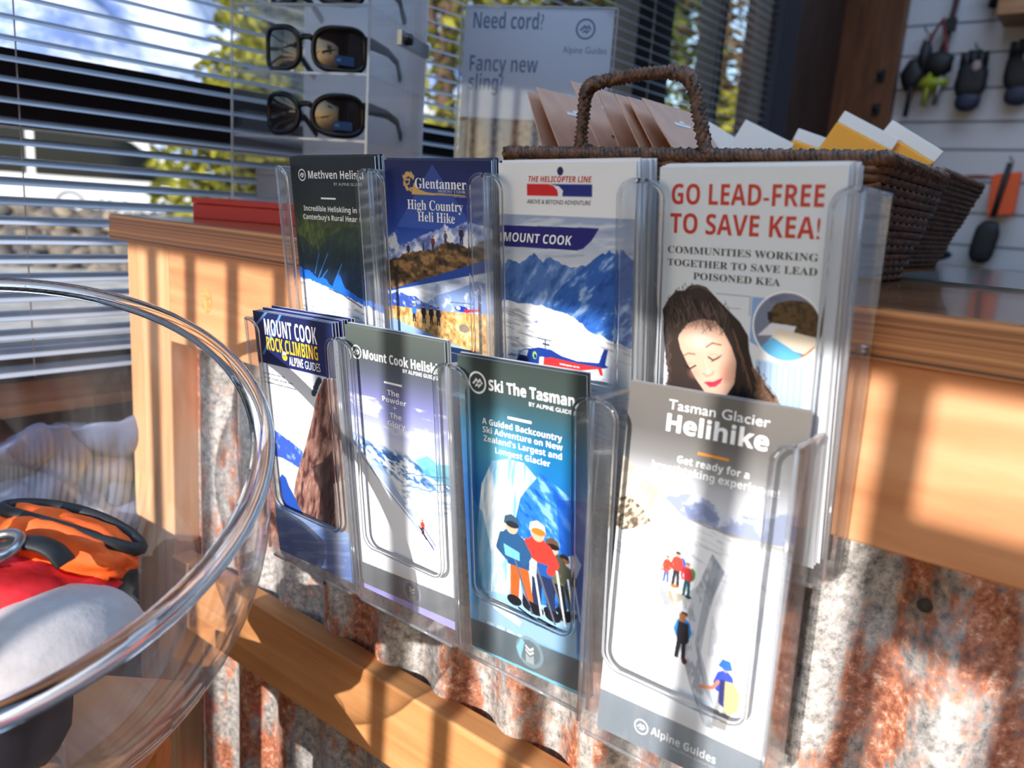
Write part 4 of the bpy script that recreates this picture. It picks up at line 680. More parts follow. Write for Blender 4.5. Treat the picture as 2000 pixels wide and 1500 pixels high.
for lo, hi in (((-.735, -1.40, .050), (-.672, 2.10, .132)), ((-.735, -1.40, -.236), (-.672, 2.10, -.205)), ((-.735, -1.40, .94), (-.672, 2.10, .98)), ((-.735, -1.40, -.236), (-.672, -1.34, .98)), ((-.735, 2.04, -.236), (-.672, 2.10, .98)), ((-.735, 1.235, -.236), (-.672, 1.40, .98)), ((-.735, 1.66, -.236), (-.675, 1.70, .98))): bm_box(fbm, lo, hi)
add('window_frame', fbm, FR, w1)
bm = bmesh.new(); bm_box(bm, (-.706, -1.34, .132), (-.702, 2.04, .94)); add('pane', bm, M_GLASS, w1); bm = bmesh.new(); bm_box(bm, (-.706, -1.34, -.205), (-.702, 2.04, .05)); add('pane', bm, M_GLASS, w1)
# slatted timber screen with daylight in the front wall, behind the viewpoint
bm = bmesh.new(); bm_box(bm, (-.80, -1.56, FZ), (3.0, -1.48, -.62)); bm_box(bm, (-.80, -1.56, .437), (3.0, -1.48, CZ)); bm_box(bm, (1.75, -1.56, -.62), (3.0, -1.48, .437)); bm_box(bm, (-.80, -1.56, -.62), (-.62, -1.48, .437)); struct('wall_front', bm, DW)
w2 = bpy.data.objects.new('window_2', None); COL.objects.link(w2); w2.location = (.5, -1.5, -.62); w2['kind'] = 'structure'
for k in range(30):
    xb = -.540+.079*k
    if xb > 1.72: break
    bm = bmesh.new(); bm_box(bm, (xb-.0095, -1.51, -.62), (xb+.0105, -1.488, .437)); add('slat', bm, M_POST, w2)
bm = bmesh.new(); bm_box(bm, (.487, -1.487, .262), (.86, -1.475, .338)); add('shadow_plate', bm, M_POST, w2)  # made-up plate, only there to cast the shadow at lower right
# venetian blinds inside the left window
BL = plain('blind_slat_aluminium', (168, 175, 188), .4, .15)
vb = thing('venetian_blind', 'grey aluminium venetian blind across the left window', 'blind', (-.640, .35, -.23))
PITCHB = .0212; zz = -.222; k = 0
while zz < .93:
    bm = bmesh.new(); ta = math.radians(20); hw = .0125
    pr = []
    for j in range(5):
        s = -1+j*.5; xx = -.640+s*hw*math.cos(ta); z_ = zz-s*hw*math.sin(ta)+.0014*(1-s*s); pr.append((xx, z_))
    A_ = [bm.verts.new((x, -1.34, z)) for x, z in pr]; B_ = [bm.verts.new((x, 2.04, z)) for x, z in pr]
    for j in range(4): bm.faces.new((A_[j], A_[j+1], B_[j+1], B_[j]))
    o = add('slat', bm, BL, vb, smooth=True); md = o.modifiers.new('thickness', 'SOLIDIFY'); md.thickness = .0004
    zz += PITCHB; k += 1
box('head_rail', (-.655, -1.34, .935), (-.625, 2.04, .965), BL, vb)
for yy in (-.9, -.085, .75, 1.25, 1.60, 1.98):
    bm = bmesh.new(); bm_tube(bm, [(-.6395, yy, -.23), (-.6395, yy, .94)], .0009, 6); add('ladder_cord', bm, plain('blind_cord', (180, 182, 188), .7), vb)
# curtain-like stack of dark vertical louvres at the window's far end
cu = thing('blind_stack', 'dark folded blind stacked at the far end of the window', 'blind', (-.63, 2.0, -.23))
for k in range(5):
    bm = bmesh.new(); yy = 1.93+k*.032; bm_prism(bm, [(-.648, yy, -.22), (-.618, yy+.008, -.22), (-.618, yy+.02, -.22), (-.648, yy+.014, -.22)], (0, 0, 1.16)); add('fold', bm, plain('dark_blind_fabric', (44, 42, 52), .7), cu)

# ------------------------------------------------------------------ sunglasses rack on the counter
RK = Matrix.Translation((-.545, .112, -.0145)) @ Matrix.Rotation(math.radians(24), 4, 'Z')
rb_ = thing('display_box', 'flat red box under the clear sunglasses rack', 'box', (-.47, .16, -.039))
def rkbox(name, lo, hi, mat, parent, M_=RK, bevel=0.0):
    bm = bmesh.new(); bm_box(bm, lo, hi); bmesh.ops.transform(bm, matrix=M_, verts=bm.verts); return add(name, bm, mat, parent, bevel=bevel)
RED = plain('red_card', (176, 26, 30), .5)
rkbox('lid', (-.035, -.030, -.007), (.20, .17, 0), RED, rb_, bevel=.001); rkbox('base', (-.034, -.029, -.0245), (.199, .169, -.0072), RED, rb_, bevel=.001)
rk = thing('sunglasses_rack', 'clear acrylic rack of sunglasses by the window', 'display rack', mat=RK)
W_, D_, H_ = .1774, .172, .43; t = .003
def rp(name, lo, hi, mat): bm = bmesh.new(); bm_box(bm, lo, hi); return add(name, bm, mat, rk, local=True)
rp('side_panel', (0, 0, 0), (t, D_, H_), M_RACK); rp('side_panel', (W_-t, 0, 0), (W_, D_, H_), M_RACK)
o = rp('back_panel', (0, D_, 0), (W_, D_+.003, H_), M_OPAL); o['label'] = 'white back panel'
SHZ = [.0, .0750, .1483, .2217, .2955, .369]
for z in SHZ: rp('shelf', (t, .004, z), (W_-t, D_, z+.003), M_RACK)
for z in SHZ: rp('shelf_edge', (t, .0, z), (W_-t, .0038, z+.003), M_RACKE)
for x in (0, W_-t): rp('front_edge', (x, -.0016, 0), (x+t, -.0001, H_), M_RACKE)
hg = rp('hinge', (W_+.0002, .075, .197), (W_+.006, .168, .214), plain('brushed_steel', (186, 190, 192), .3, .8))
bm = bmesh.new(); bm_lathe(bm, [(.0001, .008), (.0065, .007), (.007, 0)], 16); bmesh.ops.transform(bm, matrix=Matrix.Translation((W_+.006, .09, .2055)) @ Matrix.Rotation(PI/2, 4, 'Y'), verts=bm.verts); add('bolt', bm, plain('black_rubber', (22, 22, 24), .4), hg, local=True, smooth=True)
gb = thing('box', 'small grey box inside the bottom of the sunglasses rack', 'box', mat=RK @ Matrix.Translation((.006, .045, .0032)))
for nm, lo, hi in (('body', (0, 0, 0), (.062, .05, .030)), ('lid', (-.0008, -.0008, .0302), (.0628, .0508, .036))): bm = bmesh.new(); bm_box(bm, lo, hi); add(nm, bm, plain('grey_card', (120, 128, 142), .6), gb, local=True)
M_FRAME = plain('black_frame_plastic', (10, 10, 14), .35, spec=.3)
def lensmat():
    m, nt, out = newmat('dark_mirror_lens'); N = NT(nt); b = N.n('ShaderNodeBsdfPrincipled'); b.inputs['Base Color'].default_value = L4((44, 38, 40)); b.inputs['Roughness'].default_value = .06; b.inputs['Specular IOR Level'].default_value = .9; b.inputs['Metallic'].default_value = .35
    N.l(b.outputs[0], out.inputs[0]); return m
M_LENS = lensmat(); M_STK = plain('blue_sticker', (36, 66, 110), .4)
def sunglasses(label, z, lw, lh, rot=0.0, round_=2.8):
    root = thing('sunglasses', label, 'sunglasses', mat=RK @ Matrix.Translation((W_/2-.002, .022, z)) @ Matrix.Rotation(rot, 4, 'Z'), group='sunglasses on the clear rack')
    R0 = .085
    def wrap(x, z, off=0.0): 
        a = x/R0; return (R0*math.sin(a)*1.02, R0*(1-math.cos(a))+off-z*.05, z)
    for s in (-1, 1):
        cx = s*(.0085+lw/2); cz = lh/2+.004
        def pt(k, sc=1.0, off=0.0):
            a = 2*PI*k/40; ca, sa = math.cos(a), math.sin(a); ex = 2/round_
            x = cx+sc*lw/2*math.copysign(abs(ca)**ex, ca); zz_ = cz+sc*lh/2*math.copysign(abs(sa)**ex, sa)+(.003 if sa > 0 else -.001)*(s*ca)
            return wrap(x, zz_, off)
        bm = bmesh.new(); bm_tube(bm, [pt(k, 1.0) for k in range(40)], .0034, 8, closed=True); add('frame_rim', bm, M_FRAME, root, local=True, smooth=True)
        bm = bmesh.new(); c = bm.verts.new(wrap(cx, cz, -.0016)); rings = [[bm.verts.new(pt(k, q, -.0016*(1-q*q))) for k in range(40)] for q in (.35, .7, .97)]
        for k in range(40): bm.faces.new((c, rings[0][k], rings[0][(k+1) % 40]))
        for A_, B_ in zip(rings, rings[1:]):
            for k in range(40): bm.faces.new((A_[k], B_[k], B_[(k+1) % 40], A_[(k+1) % 40]))
        ln = add('lens', bm, M_LENS, root, local=True, smooth=True)
        if s == 1:
            bm = bmesh.new(); q = [(cx-.004, cz-lh*.36), (cx+.018, cz-lh*.36), (cx+.018, cz-lh*.14), (cx-.004, cz-lh*.14)]; bm.faces.new([bm.verts.new(Vector(wrap(x, z_, -.0034))) for x, z_ in q]); stk = add('sticker', bm, M_STK, ln, local=True, recalc=False)
            me = text_mesh('4D', 'bold'); nv = len(me.vertices); co = np.empty(nv*3, 'f'); me.vertices.foreach_get('co', co); co = co.reshape(nv, 3); xs = cx-.0025+co[:, 0]*.0045; zs = cz-lh*.28+co[:, 1]*.0045
            me.vertices.foreach_set('co', np.array([wrap(a, b, -.0038) for a, b in zip(xs, zs)], 'f').ravel()); me.materials.clear(); me.materials.append(plain('sticker_text', (120, 160, 190), .5)); lo = bpy.data.objects.new('sticker_lettering', me); COL.objects.link(lo); lo.parent = ln
        bm = bmesh.new(); e = wrap(s*(.0085+lw), cz+lh*.25); e = Vector(e); bm_tube(bm, [e, e+Vector((s*.004, .012, .001)), e+Vector((s*.006, .06, .001)), e+Vector((s*.004, .10, -.004)), e+Vector((0, .128, -.022))], [.0072, .0072, .0056, .0050, .0056], 8, flat=.45, flatn=(1, 0, 0)); add('temple', bm, M_FRAME, root, local=True, smooth=True)
    bm = bmesh.new(); bm_tube(bm, [wrap(-.0085, lh*.78), wrap(-.004, lh*.84), wrap(.004, lh*.84), wrap(.0085, lh*.78)], .0034, 8); add('bridge', bm, M_FRAME, root, local=True, smooth=True)
    return root
sunglasses('black square sunglasses on the middle visible shelf of the clear rack', SHZ[2]+.0052, .060, .047, .05, 3.2)
sunglasses('black rounded sunglasses on the lowest filled shelf of the clear rack', SHZ[1]+.0052, .060, .045, .02, 2.6)
sunglasses('dark sunglasses on the top shelf cut by the photo edge', SHZ[3]+.0052, .056, .046, .0, 3.0)

# ------------------------------------------------------------------ sign in acrylic stand
SG = Matrix.Translation((-.432, .392, -.039)) @ Matrix.Rotation(math.radians(26), 4, 'Z')
sg = thing('sign_holder', 'clear acrylic upright sign holder behind the basket', 'sign holder', mat=SG)
def sb(name, lo, hi, mat, par): bm = bmesh.new(); bm_box(bm, lo, hi); return add(name, bm, mat, par, local=True)
sb('front_sheet', (-.003, -.0030, .003), (.203, -.0012, .297), M_RACK, sg); sb('back_sheet', (-.003, .0014, .003), (.203, .0030, .297), M_RACK, sg); sb('foot', (-.003, -.04, 0), (.203, .04, .0029), M_RACK, sg)
sb('top_edge', (-.003, -.003, .2971), (.203, .003, .2990), M_RACKE, sg)
for x in (-.0050, .2032): sb('side_edge', (x, -.003, .003), (x+.0018, .003, .297), M_RACKE, sg)
def art_sign():
    A = Art(200, 292, 1.0, 31); A.vgrad([(0, (214, 221, 236)), (292, (214, 221, 236))])
    m = ((A.Y > 140)).astype(float); A.mix(m, (92, 104, 132)); 
    for k in range(5):
        cx = 22+k*30; mm_ = np.clip(1.2-np.abs((A.X-cx-6*np.sin(A.Y/26+k))/15), 0, 1)*m; q = A.noise(5, 5, 3, .6+k); c = ((172, 120, 84), (70, 92, 150), (190, 104, 78), (150, 160, 186), (182, 70, 70))[k]; A.mix(np.clip(mm_*1.6, 0, 1)*.8, c); A.mix(np.clip((q-.5)*6, 0, .8)*np.clip(mm_*2, 0, 1), tuple(int(v*.5) for v in c))
    return A
ps = thing('poster', 'pale blue poster asking about cord and slings in the acrylic stand', 'poster', mat=SG @ Matrix.Translation((0, -.0008, .296)))
me = cover_mesh(art_sign(), .0003); me.name = 'sheet'; me.materials[0] = M_PRINTT; me.materials[1] = M_PRINTT; o = bpy.data.objects.new('sheet', me); COL.objects.link(o); o.parent = ps
T_SIGN = plain('print_slate_blue', (66, 98, 142), .5)
lettering(ps, 'Need cord?', 12, 108, 26, 20, T_SIGN, 'bold', y=-.0003); lettering(ps, 'Fancy new', 10, 104, 80, 20, T_SIGN, 'bold', y=-.0003); lettering(ps, 'sling?', 10, 58, 104, 20, T_SIGN, 'bold', y=-.0003); emblem(ps, 164, 24, 13, T_SIGN, y=-.0003); lettering(ps, 'Alpine Guides', 136, 194, 54, 9, T_SIGN, y=-.0003)

# ------------------------------------------------------------------ baskets
def wicker():
    m, nt, out = newmat('brown_wicker'); N = NT(nt); tc = N.n('ShaderNodeTexCoord'); nz = N.n('ShaderNodeTexNoise'); nz.inputs['Scale'].default_value = 140; nz.inputs['Detail'].default_value = 4; N.l(tc.outputs['Object'], nz.inputs['Vector'])
    rp_ = N.n('ShaderNodeValToRGB'); e = rp_.color_ramp.elements; e[0].position = .3; e[0].color = L4((40, 26, 20)); e[1].position = .72; e[1].color = L4((122, 84, 60)); N.l(nz.outputs['Fac'], rp_.inputs[0]); b = N.n('ShaderNodeBsdfPrincipled'); b.inputs['Roughness'].default_value = .55; N.l(rp_.outputs[0], b.inputs['Base Color']); N.l(b.outputs[0], out.inputs[0]); return m
M_WICK = wicker()
def resample(pts, step):
    pts = [Vector(p) for p in pts]; out = [pts[0]]
    for a, b in zip(pts, pts[1:]):
        n = max(1, int((b-a).length/step))
        for k in range(1, n+1): out.append(a.lerp(b, k/n))
    return out
def smoothpath(pts, it=2):
    pts = [Vector(p) for p in pts]
    for _ in range(it):
        q = [pts[0]]
        for a, b in zip(pts, pts[1:]): q += [a.lerp(b, .25), a.lerp(b, .75)]
        pts = q+[pts[-1]]
    return pts
def braid(bm, pts, R, r, turns_per_m, strands=3, closed=False):
    pts = resample(pts, .0025); n = len(pts); L = 0; pn = None; fr = []
    for i, p in enumerate(pts):
        t = (pts[min(i+1, n-1)]-pts[max(i-1, 0)]).normalized(); nn = t.orthogonal().normalized() if pn is None else (pn-t*pn.dot(t)).normalized(); pn = nn; fr.append((p, nn, t.cross(nn), L)); 
        if i < n-1: L += (pts[i+1]-p).length
    for s in range(strands):
        bm_tube(bm, [p+(a*math.cos(2*PI*(s/strands+l*turns_per_m))+b*math.sin(2*PI*(s/strands+l*turns_per_m)))*R for p, a, b, l in fr], r, 6)
def basket(name, label, x0, x1, y0, y1, zr, taper, handle=None):
    root = thing(name, label, 'basket', ((x0+x1)/2, (y0+y1)/2, -.039))
    zb = -.0385
    rows = int((zr-zb)/.006)
    bm = bmesh.new()
    for k in range(rows):
        f = k/(rows-1); q = taper*(1-f); z = zb+.003+(zr-.006-zb-.003)*f; amp = .0016
        per = [(x0+q, y0+q*.6, 0), (x1-q, y0+q*.6, 0), (x1-q, y1-q*.6, 0), (x0+q, y1-q*.6, 0), (x0+q, y0+q*.6, 0)]; per = resample(per, .009); P_ = []
        for i, p in enumerate(per[:-1]):
            c = Vector(((x0+x1)/2, (y0+y1)/2, 0)); d = (p-c); d.z = 0; d.normalize(); p = p+d*amp*(1 if (i+k) % 2 else -1); p.z = z; P_.append(p)
        bm_tube(bm, P_, .0036, 6, closed=True)
    add('woven_side', bm, M_WICK, root, smooth=True)
    bm = bmesh.new(); bm_box(bm, (x0+taper, y0+taper*.6, zb), (x1-taper, y1-taper*.6, zb+.004)); add('woven_base', bm, M_WICK, root)
    bm = bmesh.new(); braid(bm, [(x0, y0, zr), (x1, y0, zr), (x1, y1, zr), (x0, y1, zr), (x0, y0-.004, zr)], .0034, .0034, 90); add('braided_rim', bm, M_WICK, root, smooth=True)
    if handle:
        bm = bmesh.new(); hp = smoothpath(handle, 3); braid(bm, hp, .0034, .0031, 120, 4); bm_tube(bm, hp, .0045, 8); add('handle', bm, M_WICK, root, smooth=True)
    return root
basket('wicker_basket', 'brown wicker basket with a raised handle holding brown cards', -.116, .20, .115, .30, .0465, .02, [(-.040, .115, .046), (-.040, .115, .078), (-.040, .116, .101), (-.022, .118, .104), (.012, .118, .1085), (.045, .118, .108), (.056, .116, .100), (.066, .115, .070), (.074, .115, .048)])
basket('wicker_basket', 'brown wicker basket of white packets at the counter back', -.17, .148, .55, .80, .070, .035)
KR = plain('kraft_card', (204, 160, 136), .7, noise=.06, nscale=60); KD = plain('kraft_print', (96, 66, 52), .7)
for k, (x, z, y, lean) in enumerate(((-.128, .104, .150, 24), (-.120, .108, .152, 31), (-.086, .113, .158, 33), (-.050, .100, .150, 30), (-.034, .0995, .150, 34), (-.026, .098, .158, 36), (-.010, .096, .155, 40))):
    a = math.radians(lean); m = Matrix.Translation((x, y, z)) @ Matrix.Rotation(-a, 4, 'Y')
    root = thing('kraft_card', ['leftmost brown card in the handled basket', 'second brown card from the left, with a white slit', 'tall brown card touching the left leg of the basket handle', 'brown card just right of the left handle leg', 'fifth brown card from the left, under the handle', 'sixth brown card from the left, under the handle', 'rightmost brown card with two cut slots under the handle'][k], 'card', mat=m, group='brown cards in the handled basket')
    bm = bmesh.new(); hgt = (z+.030)/math.cos(a); bm_box(bm, (-.0006, 0, -hgt), (.0006, .105, 0)); add('card', bm, KR, root, local=True, bevel=.0004)
    for (ya, yb, za, zb_) in ((.036, .066, -.020, -.0235), (.048, .056, -.017, -.021), (.03, .06, -.052, -.055)):
        bm = bmesh.new(); bm_box(bm, (.0007, ya, zb_), (.0009, yb, za)); add('slot', bm, KD if za < -.03 else plain('slot_light', (226, 222, 216), .6), root, local=True)
YEL = plain('yellow_packet', (236, 162, 34), .5)
for k, (x, y, z, rz, ry, lab) in enumerate(((-.105, .60, .118, 12, 28, 'white packet leftmost in the back basket, corner raised'), (-.045, .585, .122, 8, 24, 'white packet second from left in the back basket'), (.018, .60, .104, -6, 18, 'low white packet in the middle of the back basket'), (.080, .58, .112, 10, 26, 'white and yellow packet right of middle in the back basket'), (.128, .59, .100, -4, 30, 'white and yellow packet at the right end of the back basket'))):
    fl = .015 if k > 1 else .045; m = Matrix.Translation((x, y, z-(-.002 if k > 1 else .014))) @ Matrix.Rotation(math.radians(rz), 4, 'Z') @ Matrix.Rotation(math.radians(ry), 4, 'Y') @ Matrix.Rotation(math.radians(-10), 4, 'X')
    root = thing('packet', lab, 'packet', mat=m, group='packets in the back basket')
    bm = bmesh.new(); bm_box(bm, (-.060, -.0016, -fl), (.012, .0016, 0)); add('white_flap', bm, plain('packet_white', (226, 226, 226), .6), root, local=True, bevel=.001)
    bm = bmesh.new(); bm_box(bm, (-.060, -.004, -.105), (.012, .004, -fl-.0002)); add('body', bm, YEL if k > 1 else plain('packet_white', (226, 226, 226), .6), root, local=True, bevel=.002)
# glass display case on the far right of the worktop
box('display_mat', (.16, .30, -.039), (.62, .74, -.0365), plain('grey_glass_mat', (90, 96, 98), .12), None)
tag(bpy.data.objects['display_mat'], 'grey glossy mat lying on the countertop at the right', 'mat')

# ------------------------------------------------------------------ back wall merchandise
for z in (.893, .793, .693, .597, .488, .383, .294, .192, .091, -.014, -.12):
    o = box('groove', (-.455, 2.6195, z-.004), (2.94, 2.6215, z+.004), plain('slatwall_groove', (112, 116, 124), .6), wb)
BLK = plain('black_nylon', (24, 24, 28), .6, noise=.2, nscale=80); BLU = plain('dark_blue_nylon', (38, 44, 66), .6); ORG = plain('orange_plastic', (226, 84, 30), .4); LIM = plain('lime_plastic', (150, 160, 40), .4); STL = plain('grey_steel', (150, 152, 158), .3, .9)
YB = 2.6
def hook(root, x, z): bm = bmesh.new(); bm_tube(bm, [(x, 2.619, z), (x, 2.56, z), (x, 2.545, z+.008)], .003, 6); add('hook', bm, STL, root, smooth=True)
h = thing('climbing_gear', 'black camming device with lime sling hanging by the brown panel', 'climbing gear', (-.39, 2.56, .40)); hook(h, -.38, .665)
for (x, z, rx, rz, m_) in ((-.372, .585, .020, .055, BLK), (-.40, .53, .035, .05, BLK), (-.33, .56, .05, .04, BLK), (-.335, .50, .045, .022, LIM)): bm = bmesh.new(); bm_blob(bm, (x, 2.575, z), (rx, .02, rz), 2, .35, x*50); add('lobe', bm, m_, h, smooth=True)
for x, z1, m_ in ((-.395, .395, BLK), (-.345, .43, LIM), (-.31, .43, STL)): bm = bmesh.new(); bm_tube(bm, [(x, 2.575, .54), (x-.004, 2.57, .47), (x-.008, 2.572, z1)], .008, 8); add('stem', bm, m_, h, smooth=True)
bm = bmesh.new(); bm_tube(bm, [(-.375, 2.58, .58), (-.36, 2.575, .65), (-.335, 2.575, .70), (-.31, 2.575, .60), (-.33, 2.575, .54)], .006, 8); add('sling', bm, plain('red_webbing', (120, 50, 48), .6), h, smooth=True)
def glove(x, z, lab, s=1.0):
    h = thing('glove', lab, 'glove', (x, 2.57, z-.08*s), 'black gloves on the back wall'); hook(h, x, z+.10*s)
    bm = bmesh.new(); bm_blob(bm, (x, 2.575, z), (.045*s, .018, .055*s), 3, .1, x*9, sq=3); add('palm', bm, BLK, h, smooth=True)
    bm = bmesh.new(); bm_blob(bm, (x+.0*s, 2.575, z-.065*s), (.036*s, .017, .03*s), 2, .1, x*5, sq=3); add('cuff', bm, BLU, h, smooth=True)
    for j in range(4): bm = bmesh.new(); xx = x+(-.032+.021*j)*s; bm_tube(bm, [(xx, 2.575, z+.04*s), (xx, 2.57, z+.07*s), (xx*1.0, 2.568, z+.085*s+.006*(j in (1, 2)))], .0095*s, 8); add('finger', bm, BLK, h, smooth=True)
    bm = bmesh.new(); bm_blob(bm, (x+.012*s, 2.556, z+.04*s), (.014*s, .004, .018*s), 2, .1, 3); add('logo_patch', bm, plain('pale_patch', (170, 150, 150), .6), h, smooth=True)
glove(-.222, .505, 'black glove with pale patch hanging left on the back wall'); glove(-.085, .525, 'black glove cut by the right photo edge on the back wall', 1.05)
h = thing('ice_axe', 'orange and black ice tool hanging at the right of the back wall', 'ice axe', (-.08, 2.57, .05)); hook(h, -.066, .26)
bm = bmesh.new(); bm_prism(bm, [(-.112, 2.57, .205), (-.105, 2.57, .215), (-.03, 2.57, .225), (-.03, 2.57, .09), (-.105, 2.57, .08)], (0, .02, 0)); add('orange_sheath', bm, ORG, h, bevel=.004)
bm = bmesh.new(); bm_tube(bm, [(-.066, 2.565, .25), (-.078, 2.563, .15), (-.086, 2.565, .08)], .009, 8); add('shaft', bm, BLK, h, smooth=True)
bm = bmesh.new(); bm_blob(bm, (-.098, 2.575, .0), (.036, .016, .068), 3, .06, 3, sq=3.5, rot=Matrix.Rotation(.12, 3, 'Y')); add('handle_pouch', bm, BLK, h, smooth=True)
bm = bmesh.new(); bm_blob(bm, (-.150, 2.575, .205), (.045, .008, .007), 2, .2, 3); add('pick', bm, plain('rusty_red_metal', (130, 60, 48), .5), h, smooth=True)
h = thing('carabiner_bundle', 'dark bundle with yellow tips hanging left of the orange ice tool', 'climbing gear', (-.27, 2.57, .02)); hook(h, -.235, .2)
for (x, z, rx, rz, m_) in ((-.245, .155, .03, .055, BLK), (-.235, .09, .035, .04, BLK), (-.26, .055, .03, .03, BLK), (-.222, .085, .014, .012, plain('yellow_plastic', (200, 150, 40), .4))): bm = bmesh.new(); bm_blob(bm, (x, 2.575, z), (rx, .018, rz), 2, .3, z*30); add('loop', bm, m_, h, smooth=True)
h = thing('boot_crampon', 'low dark oval object on the ledge below the back wall', 'climbing gear', (-.235, 2.52, -.075)); bm = bmesh.new(); bm_blob(bm, (-.235, 2.53, -.05), (.058, .05, .022), 3, .08, 2); add('body', bm, BLK, h, smooth=True); bm = bmesh.new(); bm_tube(bm, [(-.28, 2.5, -.03), (-.235, 2.485, -.022), (-.19, 2.5, -.03)], .004, 8); add('strap', bm, BLU, h, smooth=True)
h = thing('sling_strap', 'thin dark strap hanging down from the top of the back wall', 'strap', (-.31, 2.58, .60)); bm = bmesh.new(); bm_tube(bm, [(-.30, 2.59, .95), (-.308, 2.585, .74), (-.318, 2.583, .63), (-.33, 2.583, .58)], .010, 6, flat=.3, flatn=(0, 1, 0)); add('webbing', bm, plain('maroon_webbing', (74, 40, 48), .7), h, smooth=True); bm = bmesh.new(); bm_box(bm, (-.326, 2.572, .66), (-.296, 2.592, .70)); add('buckle', bm, BLK, h); hook(h, -.30, .95)
box('wooden_box', (-.165, 2.45, .668), (.05, 2.618, .80), wood('light_box_wood', (140, 96, 60), (164, 116, 76), (180, 134, 92)), None, bevel=.004); o = bpy.data.objects['wooden_box']; tag(o, 'small wooden box mounted high on the back wall at the right', 'box')
h = thing('hanging_tool', 'dark hammer shape hanging beside the wooden box', 'climbing gear', (-.19, 2.57, .70)); hook(h, -.205, .80); bm = bmesh.new(); bm_tube(bm, [(-.19, 2.57, .80), (-.20, 2.57, .72)], .012, 8); add('shaft', bm, BLK, h, smooth=True); bm = bmesh.new(); bm_box(bm, (-.23, 2.555, .785), (-.17, 2.58, .81)); add('head', bm, BLK, h)
for z, lab in ((.53, 'upper small dark hook on the brown panel beside the slat wall'), (.42, 'lower small dark hook on the brown panel beside the slat wall')):
    h = thing('coat_hook', lab, 'hook', (-.50, 2.57, z)); bm = bmesh.new(); bm_box(bm, (-.512, 2.574, z-.02), (-.488, 2.5799, z+.02)); add('plate', bm, BLK, h); bm = bmesh.new(); bm_tube(bm, [(-.50, 2.575, z), (-.50, 2.55, z-.004), (-.50, 2.54, z+.012)], .006, 8); add('peg', bm, BLK, h, smooth=True)
box('price_strip', (-.452, 2.612, .285), (-.430, 2.6195, .40), plain('strip_white', (214, 216, 220), .5), None); tag(bpy.data.objects['price_strip'], 'narrow white strip at the left edge of the slat wall', 'strip')
# ledge shelf at the back, grey cabinet below
bc = thing('back_cabinet', 'low grey cabinet against the back wall behind the counter', 'cabinet', (.5, 2.4, FZ)); box('top', (-.43, 2.10, -.11), (2.9, 2.618, -.085), plain('cabinet_grey_top', (92, 84, 78), .3), bc); box('body', (-.42, 2.14, FZ), (2.9, 2.618, -.1101), plain('cabinet_grey', (70, 72, 76), .5), bc)

# ------------------------------------------------------------------ round bowl and its contents, on a wooden stool
NB = Vector((.33, -.244, .911)).normalized(); RC = Vector((-.177, -.326, -.164)); RR = .1885
q = Vector((0, 0, 1)).rotation_difference(NB); MB_ = Matrix.Translation(RC) @ q.to_matrix().to_4x4()
bw = thing('display_bowl', 'large clear round bowl with tilted opening beside the holders', 'bowl', (RC.x, RC.y, -.40))
hh = .045; RS = math.sqrt(RR**2+hh**2)
prof = [(RS*math.sin(a), -hh-RS*math.cos(a)) for a in [PI*.04+(math.acos(-hh/RS)-PI*.04)*k/26 for k in range(27)]]
prof_in = [((RS-.003)*math.sin(a), -hh-(RS-.003)*math.cos(a)) for a in [PI*.04+(math.acos(-hh/RS)-PI*.04)*k/26 for k in range(27)]]
bm = bmesh.new(); bm_lathe(bm, prof, 96); bm.faces.new([v for v in bm.verts][:96]); bmesh.ops.transform(bm, matrix=MB_, verts=bm.verts); add('bowl_wall', bm, M_BOWL, bw, smooth=True)
bm = bmesh.new(); ring = [MB_ @ Vector(((RR+.001)*math.cos(2*PI*k/96), (RR+.001)*math.sin(2*PI*k/96), .003)) for k in range(96)]; bm_tube(bm, ring, .0075, 12, closed=True, flat=.6, flatn=NB); add('rim_lip', bm, M_LIP, bw, smooth=True)
bm = bmesh.new(); bm_lathe(bm, [(.060, -.404), (.062, -.4035), (.062, -.385), (.060, -.385)], 40); bmesh.ops.translate(bm, vec=(RC.x-NB.x*hh, RC.y-NB.y*hh, 0), verts=bm.verts); add('foot_ring', bm, M_BOWL, bw, smooth=True)
# stool
STZ = -.4045; sm = Matrix.Translation((-.193, -.315, 0)) @ Matrix.Rotation(math.radians(-52.5), 4, 'Z')
stl = thing('wooden_stool', 'pale pine stool carrying the clear bowl', 'stool', (-.193, -.315, FZ))
def sbx(name, lo, hi): bm = bmesh.new(); bm_box(bm, lo, hi); bmesh.ops.transform(bm, matrix=sm, verts=bm.verts); return add(name, bm, M_RAIL, stl, bevel=.002)
sbx('seat', (-.15, -.10, STZ-.028), (.15, .086, STZ))
for sx, sy in ((-.14, -.09), (.115, -.09), (-.14, .05), (.115, .05)): sbx('leg', (sx, sy, FZ), (sx+.028, sy+.028, STZ-.0281))
sbx('stretcher', (-.11, .055, STZ-.20), (.115, .073, STZ-.165)); sbx('stretcher', (-.11, -.085, STZ-.20), (.115, -.067, STZ-.165))
cr = thing('shade_crate', 'unseen crate added left of the stool to shade the corner post', 'crate', (-.52, -.385, FZ))  # added out of view to throw shade on the lower corner post
CRW = wood('crate_wood', (96, 66, 44), (120, 86, 58), (142, 104, 72))
for z in (FZ, -.82, -.60, -.47):
    hz_ = .155 if z > -.5 else .12
    box('board', (-.62, -.50, z), (-.42, -.488, z+hz_), CRW, cr); box('board', (-.62, -.282, z), (-.42, -.27, z+hz_), CRW, cr)
    box('board', (-.62, -.4878, z), (-.608, -.2822, z+hz_), CRW, cr); box('board', (-.432, -.4878, z), (-.42, -.2822, z+hz_), CRW, cr)
box('lid', (-.6078, -.4878, -.335), (-.4322, -.2822, -.318), CRW, cr)
